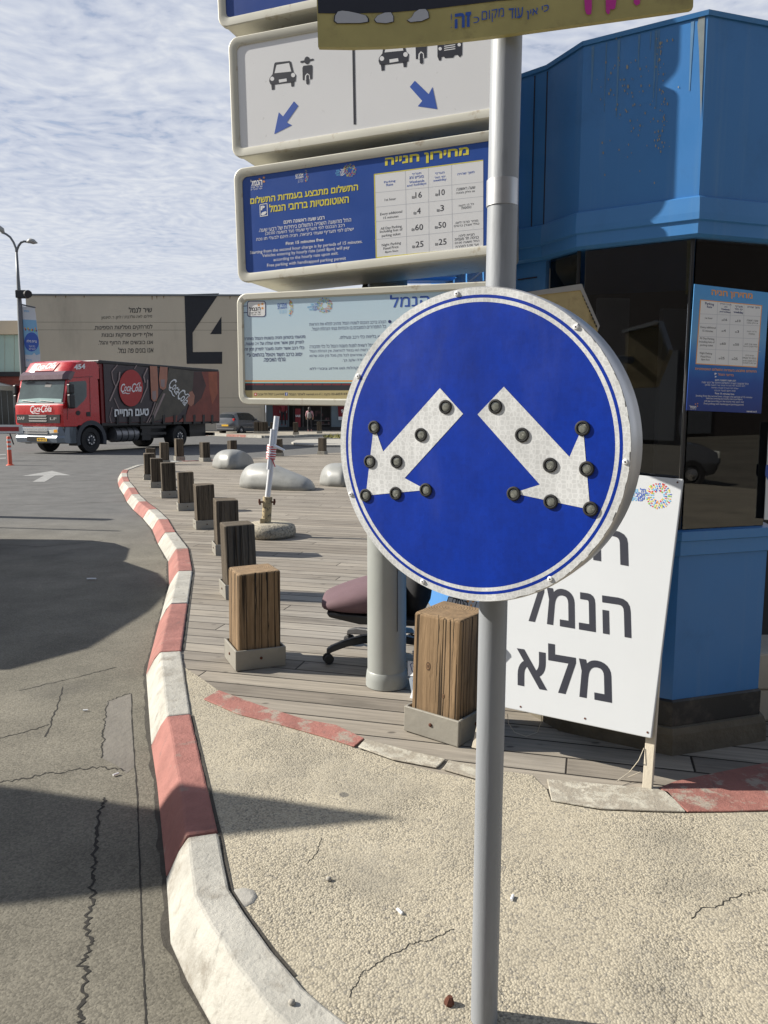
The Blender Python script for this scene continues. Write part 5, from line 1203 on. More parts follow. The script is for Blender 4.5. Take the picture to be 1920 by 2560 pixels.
for l in ([(300, 1290), (272, 1310), (300, 1410), (335, 1425), (480, 1430)], [(300, 1290), (480, 1290)], [(310, 1340), (350, 1345)], [(340, 1345), (338, 1380)], [(300, 1552), (470, 1556)]): b.line(PC, [z9(*p) for p in l], 1.7, .001)
b.build('print', M['ink_navy'], pc)

# ================================================================== OFFICE CHAIR BEHIND THE POST
cc = Vector((-.01, 4.24, GZ)); oc = thing('office_chair', 'worn office chair with mauve seat and black back behind the grey post', 'office chair', tuple(cc))
seat0 = cc + Vector((-.05, 0, .40))
b = MB(); rings = []
for x, z0, z1, hw in ((-.335, .33, .345, .10), (-.325, .305, .362, .17), (-.27, .30, .385, .21), (-.19, .29, .415, .235), (-.08, .285, .452, .245), (.03, .28, .475, .245), (.09, .285, .478, .23), (.115, .30, .46, .19)):
    zm, hz = (z0+z1)/2, (z1-z0)/2; rings.append([cc+Vector((x, hw*(abs(cos(a))**.6)*(1 if cos(a) > 0 else -1), zm+hz*(abs(sin(a))**.7)*(1 if sin(a) > 0 else -1))) for a in (2*pi*k/20 for k in range(20))])
b.loft(rings); s_ = b.build('seat', M['purple'], oc, smooth=True); s_.modifiers.new('smooth', 'SUBSURF').render_levels = 1
b = MB(); b.loft([[cc+Vector((x, y*k, z)) for x, z in ((-.30, .312), (.2, .27), (.2, .235), (-.12, .245), (-.19, .262), (-.285, .285))] for y, k in ((-.21, 1), (-.17, 1), (.17, 1), (.21, 1))]); b.build('seat_shell', M['black'], oc, bevel=.01)
b = MB(); b.tube([cc+Vector((0, 0, .08)), cc+Vector((0, 0, .25))], .028, 12); b.build('gas_column', M['black'], oc)
b = MB(); rings = []
for z, d_, hw, th in ((.27, .18, .13, .05), (.36, .195, .20, .075), (.50, .205, .225, .085), (.66, .215, .225, .08), (.80, .23, .21, .06), (.88, .24, .15, .03)):
    rings.append([cc+Vector((d_+th*cos(a), hw*(abs(sin(a))**.7)*(1 if sin(a) > 0 else -1), z)) for a in (2*pi*k/20 for k in range(20))])
b.loft(rings); b.build('backrest', M['black_fabric'], oc, smooth=True)
b = MB(); b.tube([cc+Vector((.05, 0, .26)), cc+Vector((.20, 0, .27)), cc+Vector((.24, 0, .40))], [.025, .025, .02], 8); b.tube([cc+Vector((.20, -.05, .14)), cc+Vector((.23, -.05, .34))], .014, 8); b.build('back_bracket', M['black'], oc)
a0 = atan2(4.12-cc.y, -.333-cc.x)
b = MB()
for k in range(5):
    a = a0 + k*2*pi/5; d = Vector((cos(a), sin(a), 0)); sd = Vector((-sin(a), cos(a), 0)); rg = []
    for r_, z_, w_, h_ in ((.02, .115, .036, .05), (.12, .118, .030, .042), (.22, .105, .024, .036), (.30, .082, .022, .034), (.325, .068, .018, .03)): rg.append([cc+d*r_+sd*x+Vector((0, 0, z_+y)) for x, y in ((-w_, -h_/2), (w_, -h_/2), (w_*.7, h_/2), (-w_*.7, h_/2))])
    b = MB(); b.loft(rg); b.build('base_arm', M['black'], oc, bevel=.006)
    b = MB(); e = cc+d*.318
    for o in (-.017, .017): b.lathe(e+sd*(o-.008)+Vector((0, 0, .027)), sd, [(.020, 0), (.027, .003), (.027, .013), (.020, .016)], 16)
    b.tube([e+Vector((0, 0, .03)), e+Vector((0, 0, .072))], .008, 8); b.build('castor', M['rubber'], oc)

# ================================================================== DELIVERY TRUCK
z1 = Z(0, 540, .38578); zt = Z(20, 880, .18083)
W0 = gp(231, 1132, 0); fd = Vector((-.421, -.907, 0)).normalized(); lf = Vector((-fd.y, fd.x, 0)); lf = lf if lf.x > 0 else -lf
def tp(f, l, z): return W0 + fd*f + lf*l + Vector((0, 0, z))        # forward of the front axle, left of the near wheel face, height
TS = Frame(W0, -fd, (0, 0, 1)); TFp = Frame(tp(1.32, 0, 0), lf, (0, 0, 1))
TW = 2.36
tr = thing('delivery_truck', 'red cab delivery truck with dark printed curtain side and black roof rail on the road', 'truck', tuple(W0))
def tsec(rows): return rows
# cab shell: rings of front profile lofted across the width
prof = [(1.26, .98), (1.30, 1.10), (1.28, 1.72), (1.20, 1.80), (.98, 2.62), (.86, 2.72), (-.42, 2.74), (-.46, 2.6), (-.46, 1.04), (-.2, 1.02), (.62, 1.02), (.66, .98)]
def cabring(l, k): 
    return [tp(f*k+(1-k)*.3, l, z if z < 2.7 else z-(1-k)*.3) for f, z in prof]
b = MB(); b.loft([cabring(0, .97), cabring(-.05, .99), cabring(-.25, 1.0), cabring(-TW+.25, 1.0), cabring(-TW+.05, .99), cabring(-TW, .97)]); b.build('cab', M['truck_red'], tr, smooth='auto', ang=30)
def dring(l, q, k=1.0): return [tp(f-(q if f > 0 else 0), l, 2.70+(z-2.70)*k) for f, z in ((1.0, 2.70), (.90, 2.95), (.66, 3.26), (.45, 3.33), (-.40, 3.33), (-.52, 3.2), (-.52, 2.70))]
b = MB(); b.loft([dring(-.02, .16, .97), dring(-.14, .06), dring(-.55, 0), dring(-TW+.55, 0), dring(-TW+.14, .06), dring(-TW+.02, .16, .97)]); df = b.build('roof_deflector', M['truck_red'], tr, smooth='auto', ang=30)
b = MB(); b.loft([[tp(f, l, z) for f, z in ((1.02+d, 2.60), (1.12+d, 2.64), (1.08+d, 2.80), (.92+d, 2.93), (.80+d, 2.90), (.90+d, 2.72))] for l, d in ((.03, -.14), (-.12, 0), (-TW+.12, 0), (-TW-.03, -.14))]); b.build('sun_visor', M['visor'], tr, smooth='auto', ang=30)
# windscreen and side window on their own planes
wsl = (Vector((0, 0, .82)) + fd*-.22).normalized(); WSF = Frame(tp(1.20, 0, 1.80) + fd*.012, lf, wsl)
b = MB(); b.flat(WSF, [(-.07, .02), (-TW+.07, .02), (-TW+.12, .84), (-.12, .84)], .004, .01); b.build('windscreen', M['cab_glass'], tr)
b = MB(); b.flat(WSF, [(-.02, -.03), (-TW+.02, -.03), (-TW+.02, .03), (-.02, .03)], .006, .01); b.build('wiper_panel', M['dark_plastic'], tr)
b = MB(); b.tube([WSF.pt(-.5, .04, .02), WSF.pt(-1.15, .1, .025)], .012, 6); b.tube([WSF.pt(-1.4, .04, .02), WSF.pt(-2.05, .1, .025)], .012, 6); b.split('wiper', M['black'], tr)
b = MB(); b.flat(WSF, [(-1.05, .60), (-.75, .58), (-.70, .70), (-1.0, .78)], .010); b.flat(WSF, [(-2.0, .72), (-1.55, .74), (-1.6, .80), (-1.95, .79)], .010); b.build('cab_interior_mirror', M['black'], tr)
b = MB(); b.flat(WSF, [(-TW+.12, .03), (-.12, .03), (-.12, .15), (-1.2, .19), (-TW+.12, .14)], .008); b.build('dashboard', M['pale_glass'], tr)
dr = MB(); dr.pan(TS, [z1(447, 1075), z1(552, 1068), z1(560, 1085), z1(560, 1170), z1(545, 1195), z1(495, 1243), z1(446, 1243)], .012, .01); dw = dr.build('door_window', M['cab_glass'], tr)
b = MB()
for l in ([(436, 1050), (436, 1320)], [(436, 1050), (600, 1040)], [(580, 1045), (585, 1300)]): b.line(TS, [z1(*p) for p in l], .9, .013)
b.build('door_seam', M['black'], tr)
b = MB(); b.pan(TS, [z1(558, 1272), z1(583, 1268), z1(583, 1298), z1(560, 1298)], .012, .02); b.build('door_handle', M['black'], tr)
b = MB(); b.pan(TS, [z1(505+15*cos(k*pi/5), 1276+16*sin(k*pi/5)) for k in range(10)], .013); b.build('door_emblem', M['black'], tr)
# grille, lights, bumper
b = MB(); b.flat(TFp, [(-.12, 1.10), (-TW+.12, 1.10), (-TW+.10, 1.40), (-.10, 1.40)], .0, .05); b.build('grille', M['black'], tr)
b = MB()
for z in (1.15, 1.24, 1.33): b.flat(TFp, [(-TW/2-.42, z), (-TW/2+.42, z), (-TW/2+.45, z+.045), (-TW/2-.45, z+.045)], .012, .02)
b.split('grille_bar', M['chrome'], tr)
b = MB(); b.loft([[tp(f+o, l, z) for f, z in ((1.20, .38), (1.42, .42), (1.46, .58), (1.40, .66), (1.40, .74), (1.34, .96), (1.20, .96))] for l, o in ((.03, -.45), (.03, -.16), (-.18, -.0), (-TW+.18, 0), (-TW-.03, -.16), (-TW-.03, -.45))]); b.build('bumper', M['steel_bumper'], tr, smooth='auto', ang=25)
BF = Frame(tp(1.475, 0, 0), lf, (0, 0, 1))
b = MB(); b.flat(BF, [(-.75, .47), (-TW+.75, .47), (-TW+.75, .62), (-.75, .62)], -.0, .05); b.build('bumper_intake', M['black'], tr)
b = MB()
for z in (.72, .80, .88): b.flat(BF, [(-.62, z), (-TW+.62, z), (-TW+.58, z+.045), (-.58, z+.045)], -.03, .03)
b.split('lower_grille', M['chrome'], tr)
for s in (0, 1):
    x0 = -.10 if s == 0 else -TW+.50; hb = MB(); hb.flat(BF, [(x0, .76), (x0-.40, .74), (x0-.44, .86), (x0-.06, .89)], -.035, .03); h = hb.build('headlight', M['lamp_lens'], tr)
    hb = MB(); hb.flat(BF, [(x0-.02, .78), (x0-.2, .77), (x0-.2, .87), (x0-.03, .88)], -.03); hb.build('indicator', M['amber'], h)
b = MB(); b.flat(BF, [(-.62, .46), (-1.10, .46), (-1.10, .58), (-.62, .58)], .004, .012); pl_ = b.build('number_plate', M['plate_yellow'], tr)
def wf(mb, fr, t, a0, b0, a1, h, off, bold=0, shear=0):
    v, f = glyphs(t, bold, shear); mb.mesh([fr.pt(a0+(a1-a0)*s, b0+h*r, off) for s, r in v], f)
b = MB(); wf(b, BF, '80-454-52', -1.06, .485, -.66, .07, .006, .02); b.build('plate_lettering', M['ink'], pl_)
b = MB(); wf(b, TFp, 'DAF', -TW+.16, 1.21, -TW+.52, .11, .004, .04); wf(b, TFp, 'LF', -.58, 1.21, -.26, .09, .004, .02); b.build('maker_letters', M['chrome'], tr)
def script(mb, put, off):
    """flowing two word drink logo; put(s, t) maps unit box to the surface"""
    def strokes(pts, w):
        P = [Vector(p) for p in pts]
        for _ in range(2):
            Q = [P[0]]
            for i in range(len(P)-1): Q += [P[i].lerp(P[i+1], .25), P[i].lerp(P[i+1], .75)]
            P = Q + [P[-1]]
        n = len(P); L = []; R = []
        for i, p in enumerate(P):
            d = (P[min(i+1, n-1)]-P[max(i-1, 0)]); d = Vector((d.x*3, d.y)).normalized(); q = Vector((-d.y/3, d.x))
            ww = w*(.35+.65*sin(pi*min(1, max(.0, (i+.6)/n)))); L.append(p+q*ww); R.append(p-q*ww)
        for i in range(n-1): mb.face([put(*L[i]), put(*R[i]), put(*R[i+1]), put(*L[i+1])])
    for word, x0, x1, y0, y1 in (('C', .0, .20, .02, 1.0), ('oca', .17, .47, .14, .72), ('C', .52, .72, .06, 1.08), ('ola', .69, 1.0, .14, 1.0)):
        v, f = glyphs(word, .012, .32); vs = [mb.bm.verts.new(put(x0+(x1-x0)*s, y0+(y1-y0)*r)) for s, r in v]
        for q in f: fc_ = mb.bm.faces.new([vs[i] for i in q]); fc_.material_index = mb.mi
    strokes([(.47, .44), (.50, .47), (.53, .45)], .05)
    strokes([(.05, .06), (.12, -.10), (.22, .02), (.32, -.12), (.44, -.04)], .05); strokes([(.70, .95), (.78, .82), (.84, 1.12), (.96, 1.10)], .05)
def unitput(o, ex, ey, n, off): return lambda s, t: o + ex*s + ey*t + n*off
b = MB(); script(b, unitput(tp(1.303, -TW/2-.36, 1.46)+fd*.012, lf*1.05, Vector((0, 0, .26))-fd*.005, fd, .006), 0); b.build('front_script', M['ink_white'], tr)
dn = (Vector((0, 0, .32)) - fd*.24); b = MB(); b.mi = 0
DFF = Frame(tp(.90, 0, 2.95)+fd*.012, lf, Vector((0, 0, .31)) - fd*.24)
b.flat(DFF, [(-1.75, .0), (-.75, .0), (-.65, .37), (-1.65, .37)], .012); b.mi = 1; script(b, unitput(DFF.pt(-1.75, .06, .018), lf*1.02, DFF.ey*.27, DFF.n, .0), 0); b.build('deflector_print', [M['truck_red'], M['ink_white']], df)
b = MB(); write(b, TS, '454', z1(477, 997), z1(550, 990), 34*.386, .02, .05); b.build('fleet_number', M['ink_white'], df)
# mirrors
for l, s in ((.16, 1), (-TW-.16, -1)):
    b = MB(); b.box(tp(1.02, l, 2.30), (.22, .16, .34), Matrix.Rotation(atan2(fd.y, fd.x), 3, 'Z')); b.box(tp(1.02, l, 1.86), (.22, .16, .50), Matrix.Rotation(atan2(fd.y, fd.x), 3, 'Z')); b.tube([tp(.9, l-.16*s, 2.5), tp(1.02, l, 2.5), tp(1.02, l, 1.7)], .02, 6); b.split('mirror', M['black'], tr, bevel=.04)
# wheels
def wheel(f, l, r=.47, w_=.28, name='wheel', parent=tr, P=tp, ax=None, tm='rubber', hub='dark_plastic', nuts=True):
    ax = ax or lf; c = P(f, l, r); b = MB(); b.lathe(c, ax, [(r*.6, -w_), (r*.94, -w_), (r, -w_+.04), (r, -.04), (r*.95, 0), (r*.62, .0), (r*.56, -.03)], 28); t = b.build(name, M[tm], parent, smooth='auto')
    b = MB(); b.lathe(c, ax, [(r*.57, -.06), (r*.5, -.075), (r*.42, -.03), (r*.40, .01), (r*.2, .015), (r*.17, .05), (r*.05, .055)], 24); b.build('rim', M[hub], t, smooth='auto')
    if nuts:
        b = MB(); q = ax.cross(Vector((0, 0, 1)))
        for k in range(8):
            a = k*pi/4; b.lathe(c+ax*.012+q*cos(a)*r*.31+Vector((0, 0, sin(a)*r*.31)), ax, [(r*.075, 0), (r*.07, .012)], 8)
        b.build('wheel_nuts', M['chrome'], t)
wheel(0, -.03); wheel(0, -TW+.31); wheel(-4.95, -.03, w_=.5); wheel(-4.95, -TW+.53, w_=.5)
# wing over the front wheel
b = MB(); P2 = lambda a, r, l: tp(r*cos(a), l, .47+r*sin(a))
def arch(l): return [P2(a, .56, l) for a in (pi*k/12 for k in range(-1, 14))] + [tp(*q, 0) for q in ()] + [P2(a, .72, l) for a in (pi*k/12 for k in range(13, -2, -1))]
b.loft([arch(.02), arch(-.4)]); b.loft([[tp(.56*cos(a), -.45, .47+.56*sin(a)) for a in (pi*k/12 for k in range(-1, 14))], [tp(.56*cos(a), -.5, .47+.56*sin(a)) for a in (pi*k/12 for k in range(-1, 14))]]); b.build('wheel_wing', M['dark_plastic'], tr, smooth='auto', ang=30)
b = MB(); b.loft([[tp(f, l, z) for f, z in ((.55, .40), (1.24, .40), (1.26, .96), (.70, .96), (.62, .7))] for l in (.01, -.35)]); b.build('step_panel', M['dark_plastic'], tr)
# chassis, tanks, underrun
b = MB()
for l in (-.75, -TW+.75): b.box(tp(-3.0, l, .80), (8.2, .1, .24), Matrix.Rotation(atan2(fd.y, fd.x), 3, 'Z'))
b.box(tp(-5.0, -TW/2, .52), (.12, TW-.5, .12), Matrix.Rotation(atan2(fd.y, fd.x), 3, 'Z')); b.build('chassis', M['black'], tr)
b = MB(); b.lathe(tp(-1.35, -.38, .62), -fd, [(.20, 0), (.29, .03), (.29, 1.25), (.20, 1.28)], 24); tk_ = b.build('fuel_tank', M['tank'], tr, smooth='auto')
b = MB()
for k in (.28, .62, .95): b.lathe(tp(-1.35-k, -.38, .62), -fd, [(.295, 0), (.295, .05)], 24)
b.split('tank_strap', M['black'], tk_)
b = MB(); b.box(tp(-3.35, -.06, .62), (1.5, .05, .10), Matrix.Rotation(atan2(fd.y, fd.x), 3, 'Z')); b.box(tp(-3.35, -.06, .88), (1.5, .05, .10), Matrix.Rotation(atan2(fd.y, fd.x), 3, 'Z')); b.box(tp(-6.1, -.06, .66), (1.0, .05, .10), Matrix.Rotation(atan2(fd.y, fd.x), 3, 'Z')); b.box(tp(-7.45, -TW/2, .5), (.12, TW-.3, .14), Matrix.Rotation(atan2(fd.y, fd.x), 3, 'Z')); b.split('side_guard', M['black'], tr)
b = MB(); b.box(tp(-4.95, -.30, 1.0), (1.35, .5, .03), Matrix.Rotation(atan2(fd.y, fd.x), 3, 'Z')); b.box(tp(-5.65, -.28, .72), (.03, .46, .6), Matrix.Rotation(atan2(fd.y, fd.x), 3, 'Z')); b.box(tp(-2.95, -.28, .62), (.5, .45, .5), Matrix.Rotation(atan2(fd.y, fd.x), 3, 'Z')); b.split('mudguard', M['black'], tr)
b = MB(); b.box(tp(-3.7, -TW/2, .72), (7.2, TW-1.0, .62), Matrix.Rotation(atan2(fd.y, fd.x), 3, 'Z')); b.build('underbody', M['black'], tr)
# cargo body
RT = Matrix.Rotation(atan2(fd.y, fd.x), 3, 'Z')
b = MB(); b.box(tp(-4.1, -TW/2, 2.18), (7.08, TW-.04, 2.26), RT); b.build('cargo_body', M['truck_dark_red'], tr)
b = MB(); b.box(tp(-4.1, -TW/2, 3.33), (7.20, TW+.06, .13), RT); b.build('roof_rail', M['black'], tr, bevel=.03)
b = MB(); b.box(tp(-4.1, -TW/2, 1.03), (7.14, TW+.02, .10), RT); b.build('load_bed', M['black'], tr)
b = MB(); b.box(tp(-7.66, -.0, 2.2), (.05, .05, 2.2), RT); b.build('rear_post', M['chrome'], tr)
b = MB(); b.box(tp(-.62, -.1, 2.2), (.06, .14, 2.2), RT); b.build('front_post', M['truck_red'], tr)
cu = MB()
n_ = 30
def curt(s, z): return tp(-.72-6.9*s, .012+.012*sin(s*31)+.008*sin(s*57+1), z)
cu.loft([[curt(k/n_, 1.10), curt(k/n_, 3.27)] for k in range(n_+1)], cap=False, closed=False); cur = cu.build('curtain', M['tarp'], tr, smooth=True)
def T(pts): return [z1(*p) for p in pts]
PO = .045
b = MB()
b.mi = 0; b.pan(TS, T([(1252, 1010), (1415, 1008), (1418, 1330), (1150, 1334), (1200, 1290), (1228, 1200), (1245, 1100)]), PO)
b.mi = 0; b.pan(TS, T([(1090, 1180), (1150, 1230), (1140, 1334), (1060, 1338)]), PO+.001)
b.mi = 4; b.pan(TS, T([(1252, 1010), (1300, 1008), (1330, 1100), (1300, 1180), (1250, 1230), (1240, 1120)]), PO+.002); b.mi = 5; b.pan(TS, T([(1345, 1010), (1400, 1010), (1405, 1150), (1370, 1220), (1350, 1120)]), PO+.002)
b.mi = 1; b.pan(TS, T([(1088, 985), (1250, 1005), (1245, 1100), (1225, 1210), (1150, 1290), (1050, 1310), (960, 1340), (1010, 1200), (1070, 1100)]), PO+.003)
b.mi = 2
for fng in ([(965, 972), (1012, 974), (1018, 1080), (1018, 1170), (1008, 1200), (988, 1202), (974, 1185), (970, 1100)], [(1030, 976), (1080, 980), (1078, 1060), (1070, 1115), (1050, 1128), (1030, 1115), (1024, 1060)], [(1222, 1140), (1240, 1135), (1256, 1165), (1250, 1215), (1232, 1235), (1210, 1215), (1208, 1180)]): b.pan(TS, T(fng), PO+.006)
b.mi = 3
for nl in ([(980, 1135), (1004, 1132), (1006, 1185), (990, 1195), (980, 1180)], [(1034, 1060), (1062, 1058), (1060, 1105), (1048, 1112), (1036, 1100)]): b.pan(TS, T(nl), PO+.008)
b.build('printed_hand_and_bottle', [M['glow_red'], M['bottle'], M['skin'], M['nail'], M['glow_dark'], M['glow_light']], cur)
b = MB()
for l, w_ in (([(770, 1010), (765, 1060), (735, 1130), (705, 1200)], 3.2), ([(950, 985), (925, 1040), (935, 1080)], 3), ([(755, 965), (718, 1010), (725, 1060), (745, 1110)], 2.2), ([(950, 1060), (948, 1110), (905, 1210)], 2.6), ([(1000, 1205), (975, 1280), (945, 1340)], 2.4), ([(1060, 1150), (1020, 1240), (985, 1320)], 4.5), ([(1012, 1215), (990, 1280), (958, 1340)], 1.6), ([(735, 1180), (760, 1240), (770, 1260)], 1.6), ([(720, 1240), (705, 1300), (715, 1340)], 1.6), ([(880, 968), (865, 990)], 2.4)): b.line(TS, T(l), w_, PO+.004)
b.build('printed_glints', M['nail'], cur)
b = MB(); b.pan(TS, T([(842+78*cos(k*pi/24), 1115+119*sin(k*pi/24)) for k in range(48)]), PO+.010); b.build('red_disc', M['ink_disc'], cur)
def pxput(o, r, u, off):
    O = TS.loc(*z1(*o)); E_ = TS.loc(*z1(*r))-O; U_ = TS.loc(*z1(*u))-O; return lambda s, t: TS.pt(*(O+E_*s+U_*t), off)
b = MB(); script(b, pxput((775, 1145), (910, 1147), (775, 1085), PO+.013), 0); script(b, pxput((1080, 1105), (1185, 1245), (1120, 1040), PO+.013), 0)
write(b, TS, 'טעם החיים', z1(735, 1302), z1(957, 1294), 50*.386, PO+.012, .035); b.build('curtain_lettering', M['ink_white'], cur)
for x in (757, 837, 912, 985, 1056, 1125, 1190, 1254, 1314, 1370):
    b = MB(); b.pan(TS, T([(x-9, 1290), (x+5, 1286), (x+7, 1300), (x+5, 1346), (x-7, 1348)]), PO+.016, .012); b.build('buckle_strap', M['black'], tr)

# ================================================================== CARS
def car(name, label, loc, heading, paint, L=3.6, Wd=1.6, Hh=1.48, group=None):
    """hatchback built nose towards local +x, then turned"""
    t = thing(name, label, 'car', (0, 0, 0), group); h = Wd/2
    st = [(-.50, .45, .78, .80, .60, .86), (-.485, .30, .95, 1.10, .78, .94), (-.46, .24, .97, 1.34, .72, 1.0), (-.36, .22, .96, 1.46, .74, 1.0), (-.15, .21, .95, 1.48, .76, 1.0), (.02, .21, .93, 1.45, .75, 1.0), (.14, .21, .91, 1.30, .74, 1.0), (.265, .22, .90, .96, .74, .99), (.40, .24, .82, .86, .70, .95), (.47, .28, .70, .74, .66, .88), (.50, .40, .58, .60, .55, .78)]
    b = MB(); rings = []
    for f, zl, zb_, zr_, wr, k in st:
        x = f*L; wk = h*k; rr_ = wr*h*k; s = Hh/1.48
        rings.append([Vector((x, y, z*s)) for y, z in ((-wk*.9, zl), (-wk, zl+.18), (-wk, (zl+zb_)/2), (-wk*.97, zb_), (-rr_, zr_-.05 if zr_ > 1 else zr_), (-rr_*.8, zr_), (0, zr_+.015), (rr_*.8, zr_), (rr_, zr_-.05 if zr_ > 1 else zr_), (wk*.97, zb_), (wk, (zl+zb_)/2), (wk, zl+.18), (wk*.9, zl))])
    b.loft(rings); bd = b.build('body', [paint, M['car_glass_dark'], M['black']], t, smooth='auto', ang=38)
    for p in bd.data.polygons:
        c = p.center; n = p.normal; f = c.x/L; zt_ = c.z*1.48/Hh
        if abs(n.y) > .45 and zt_ > .98 and -.40 < f < .2: p.material_index = 1
        if abs(n.y) < .45 and n.x > .25 and .02 < f < .27 and zt_ > .95: p.material_index = 1
        if n.x < -.3 and f < -.44 and 1.0 < zt_ < 1.38: p.material_index = 1
        if n.z < -.5: p.material_index = 2
    for y in (-1, 1):
        for f in (.33, -.31):
            P = lambda a, l_, r_: Vector((f*L, y*(h+.005), r_)); wheel(0, 0, .29, .20, 'wheel', t, P, Vector((0, y, 0)), hub='chrome', nuts=False)
        b = MB(); b.box(Vector((-.475*L, y*h*.80, .90)), (.12, .16, .34)); b.build('tail_light', M['tail_red'], t, bevel=.03)
        b = MB(); b.box(Vector((.475*L, y*h*.68, .66)), (.14, .26, .16)); b.build('headlight', M['lamp_lens'], t, bevel=.03)
        b = MB(); b.box(Vector((.13*L, y*(h+.07), .98)), (.10, .16, .12)); b.build('mirror', paint, t, bevel=.03)
    b = MB(); b.box(Vector((-.503*L, 0, .62)), (.02, .52, .11)); b.build('number_plate', M['plate_yellow'], t)
    b = MB(); b.box(Vector((-.49*L, 0, .36)), (.08, Wd*.86, .14)); b.build('bumper', M['dark_plastic'], t, bevel=.03)
    t.location = loc; t.rotation_euler = (0, 0, heading); return t
cl_ = gp(*z1(1395, 1418), 0); hd = Vector((.42, .91, 0)).normalized(); cpos = cl_ + Vector((hd.y, -hd.x, 0))*.8 + hd*1.8
car('hatchback_car', 'grey hatchback seen from behind with red tail lights, parked right of the truck', tuple(cpos), atan2(hd.y, hd.x), M['car_grey'])
car('hatchback_car', 'tall white car beyond the left picture edge throwing its shadow on the road', (-5.44, 6.95, 0), radians(87), M['car_white'], 4.5, 1.72, 2.0)
car('hatchback_car', 'grey car parked behind the camera, mirrored in the kiosk window', (11.2, -5.2, 0), radians(28), M['car_grey'], 4.1, 1.72, 1.5)

# ================================================================== HANGAR BUILDINGS
BW = yawframe(dp(64, 739, 57.5), -1.0)
hb_ = thing('hangar_building', 'big tan plastered hangar with a giant black 4 and a Hebrew poem on its wall', 'building', (-12, 58, .12))
L0 = BW.loc(*z1(165, 518)); R0 = BW.loc(1300, 738)
def bw(x, y): return tuple(BW.loc(*z1(x, y)))
b = MB(); zg = .1-BW.P.z
xs_ = BW.loc(*zf(262, 230)).x; ytop = BW.loc(*zf(262, 130)).y
b.flat(BW, [(L0.x, zg), (xs_, zg), (xs_, ytop), (45, ytop), (45, 0.0), (L0.x, 0.0)], 0, .4); 
b.flat(BW, [(L0.x, zg), (L0.x+.4, zg), (L0.x+.4, 0), (L0.x, 0)], -.41, 14); b.build('wall', M['wall_tan'], hb_)
b = MB(); b.flat(BW, [(L0.x-.05, .0), (45, .0), (45, .12), (L0.x-.05, .12)], .08, 16); b.build('roof_edge', M['lamp_metal'], hb_)
b = MB()
for y in (690, 740): b.flat(BW, [(L0.x, bw(800, y)[1]), (xs_+20, bw(800, y)[1]), (xs_+20, bw(800, y)[1]+.03), (L0.x, bw(800, y)[1]+.03)], .004)
for y in (1180, 1240): b.flat(BW, [(bw(1000, y)[0], bw(800, y)[1]), (xs_, bw(800, y)[1]), (xs_, bw(800, y)[1]+.03), (bw(1000, y)[0], bw(800, y)[1]+.03)], .004)
b.build('joint_line', M['wall_joint'], hb_)
b = MB(); b.flat(BW, [bw(1195, 507), bw(1421, 501), bw(1248, 757), bw(1250, 882), bw(1440, 880), bw(1440, 958), bw(1210, 958)], .012); b.flat(BW, [bw(1435, 652), bw(1436, 765), bw(1362, 766)], .012); b.build('painted_numeral', M['mural_black'], hb_)
b = MB()
for t_, x0, y0, x1, y1, h_, bo in (('שיר לנמל', 835, 627, 985, 624, 36, .012), ('מילים: לאה גולדברג / לחן: ר. לוינסון', 657, 674, 985, 664, 26, 0), ('למרחקים מפליגות הספינות,', 610, 744, 988, 738, 36, .008), ('אלף ידיים פורקות ובונות', 658, 792, 990, 788, 36, .008), ('אנו כובשים את החוף והגל,', 638, 842, 992, 838, 36, .008), ('אנו בונים פה נמל.', 762, 889, 994, 884, 36, .008)): write(b, BW, t_, z1(x0, y0), z1(x1, y1), h_*.386, .014, bo)
b.build('wall_lettering', M['mural_black'], hb_)
b = MB(); r_ = random.Random(4)
for x in (360, 425, 545, 985, 1015, 1060, 1370, 1490): b.flat(BW, [bw(x-4, 515), bw(x+5, 515), bw(x+2, 515+r_.uniform(12, 34)), bw(x-1, 515+r_.uniform(10, 30))], .006+x*1e-6)
b.build('rust_streak', M['rust_wall'], hb_)
# shop front under the hangar
def sf(x, y): return tuple(BW.loc(*zf(x, y)))
b = MB(); b.flat(BW, [sf(205, 100), sf(262, 100), (xs_, zg), (sf(205, 600)[0], zg)], .05, .5); b.build('shop_pillar', M['wall_tan'], hb_)
b = MB(); y0_ = sf(262, 560)[1]
b.flat(BW, [(xs_, zg), (45, zg), (45, ytop), (xs_, ytop)], -2.6, .2); b.flat(BW, [(xs_, zg), (45, zg), (45, y0_), (xs_, y0_)], -.06, .2)
b.build('shop_interior', M['shop_dark'], hb_)
b = MB(); b.flat(BW, [sf(262, 100), sf(635, 100), sf(635, 560), sf(262, 560)], -.9, .02); b.flat(BW, [sf(1320, 100), sf(2300, 100), sf(2300, 560), sf(1320, 560)], -.9, .02); b.split('display_backing', M['shop_blue'], hb_)
b = MB(); b.flat(BW, [sf(370, 100), sf(612, 100), sf(612, 450), sf(380, 450)], -.8, .02); b.flat(BW, [sf(745, 265), sf(832, 265), sf(832, 606), sf(750, 606)], -.3, .02); b.flat(BW, [sf(1425, 225), sf(1560, 225), sf(1560, 440), sf(1440, 440)], -.8, .02); b.split('sale_poster', M['shop_red'], hb_)
b = MB(); write(b, BW, 'SALE', zf(752, 398), zf(830, 398), 34*.157, -.28, .03); write(b, BW, 'SALE', zf(525, 272), zf(580, 272), 22*.157, -.78, .02); write(b, BW, '9', zf(1478, 335), zf(1520, 335), 60*.157, -.78, .05); b.flat(BW, [sf(1435, 395), sf(1500, 395), sf(1500, 450), sf(1435, 450)], -.78); b.build('sale_lettering', M['ink_white'], hb_)
b = MB()
for y in (450, 512, 590): b.flat(BW, [sf(1040, y), sf(1300, y), sf(1300, y+6), sf(1040, y+6)], -.5)
for x in (870, 1160): b.flat(BW, [sf(x, 230), sf(x+6, 230), sf(x+6, 600), sf(x, 600)], -.3)
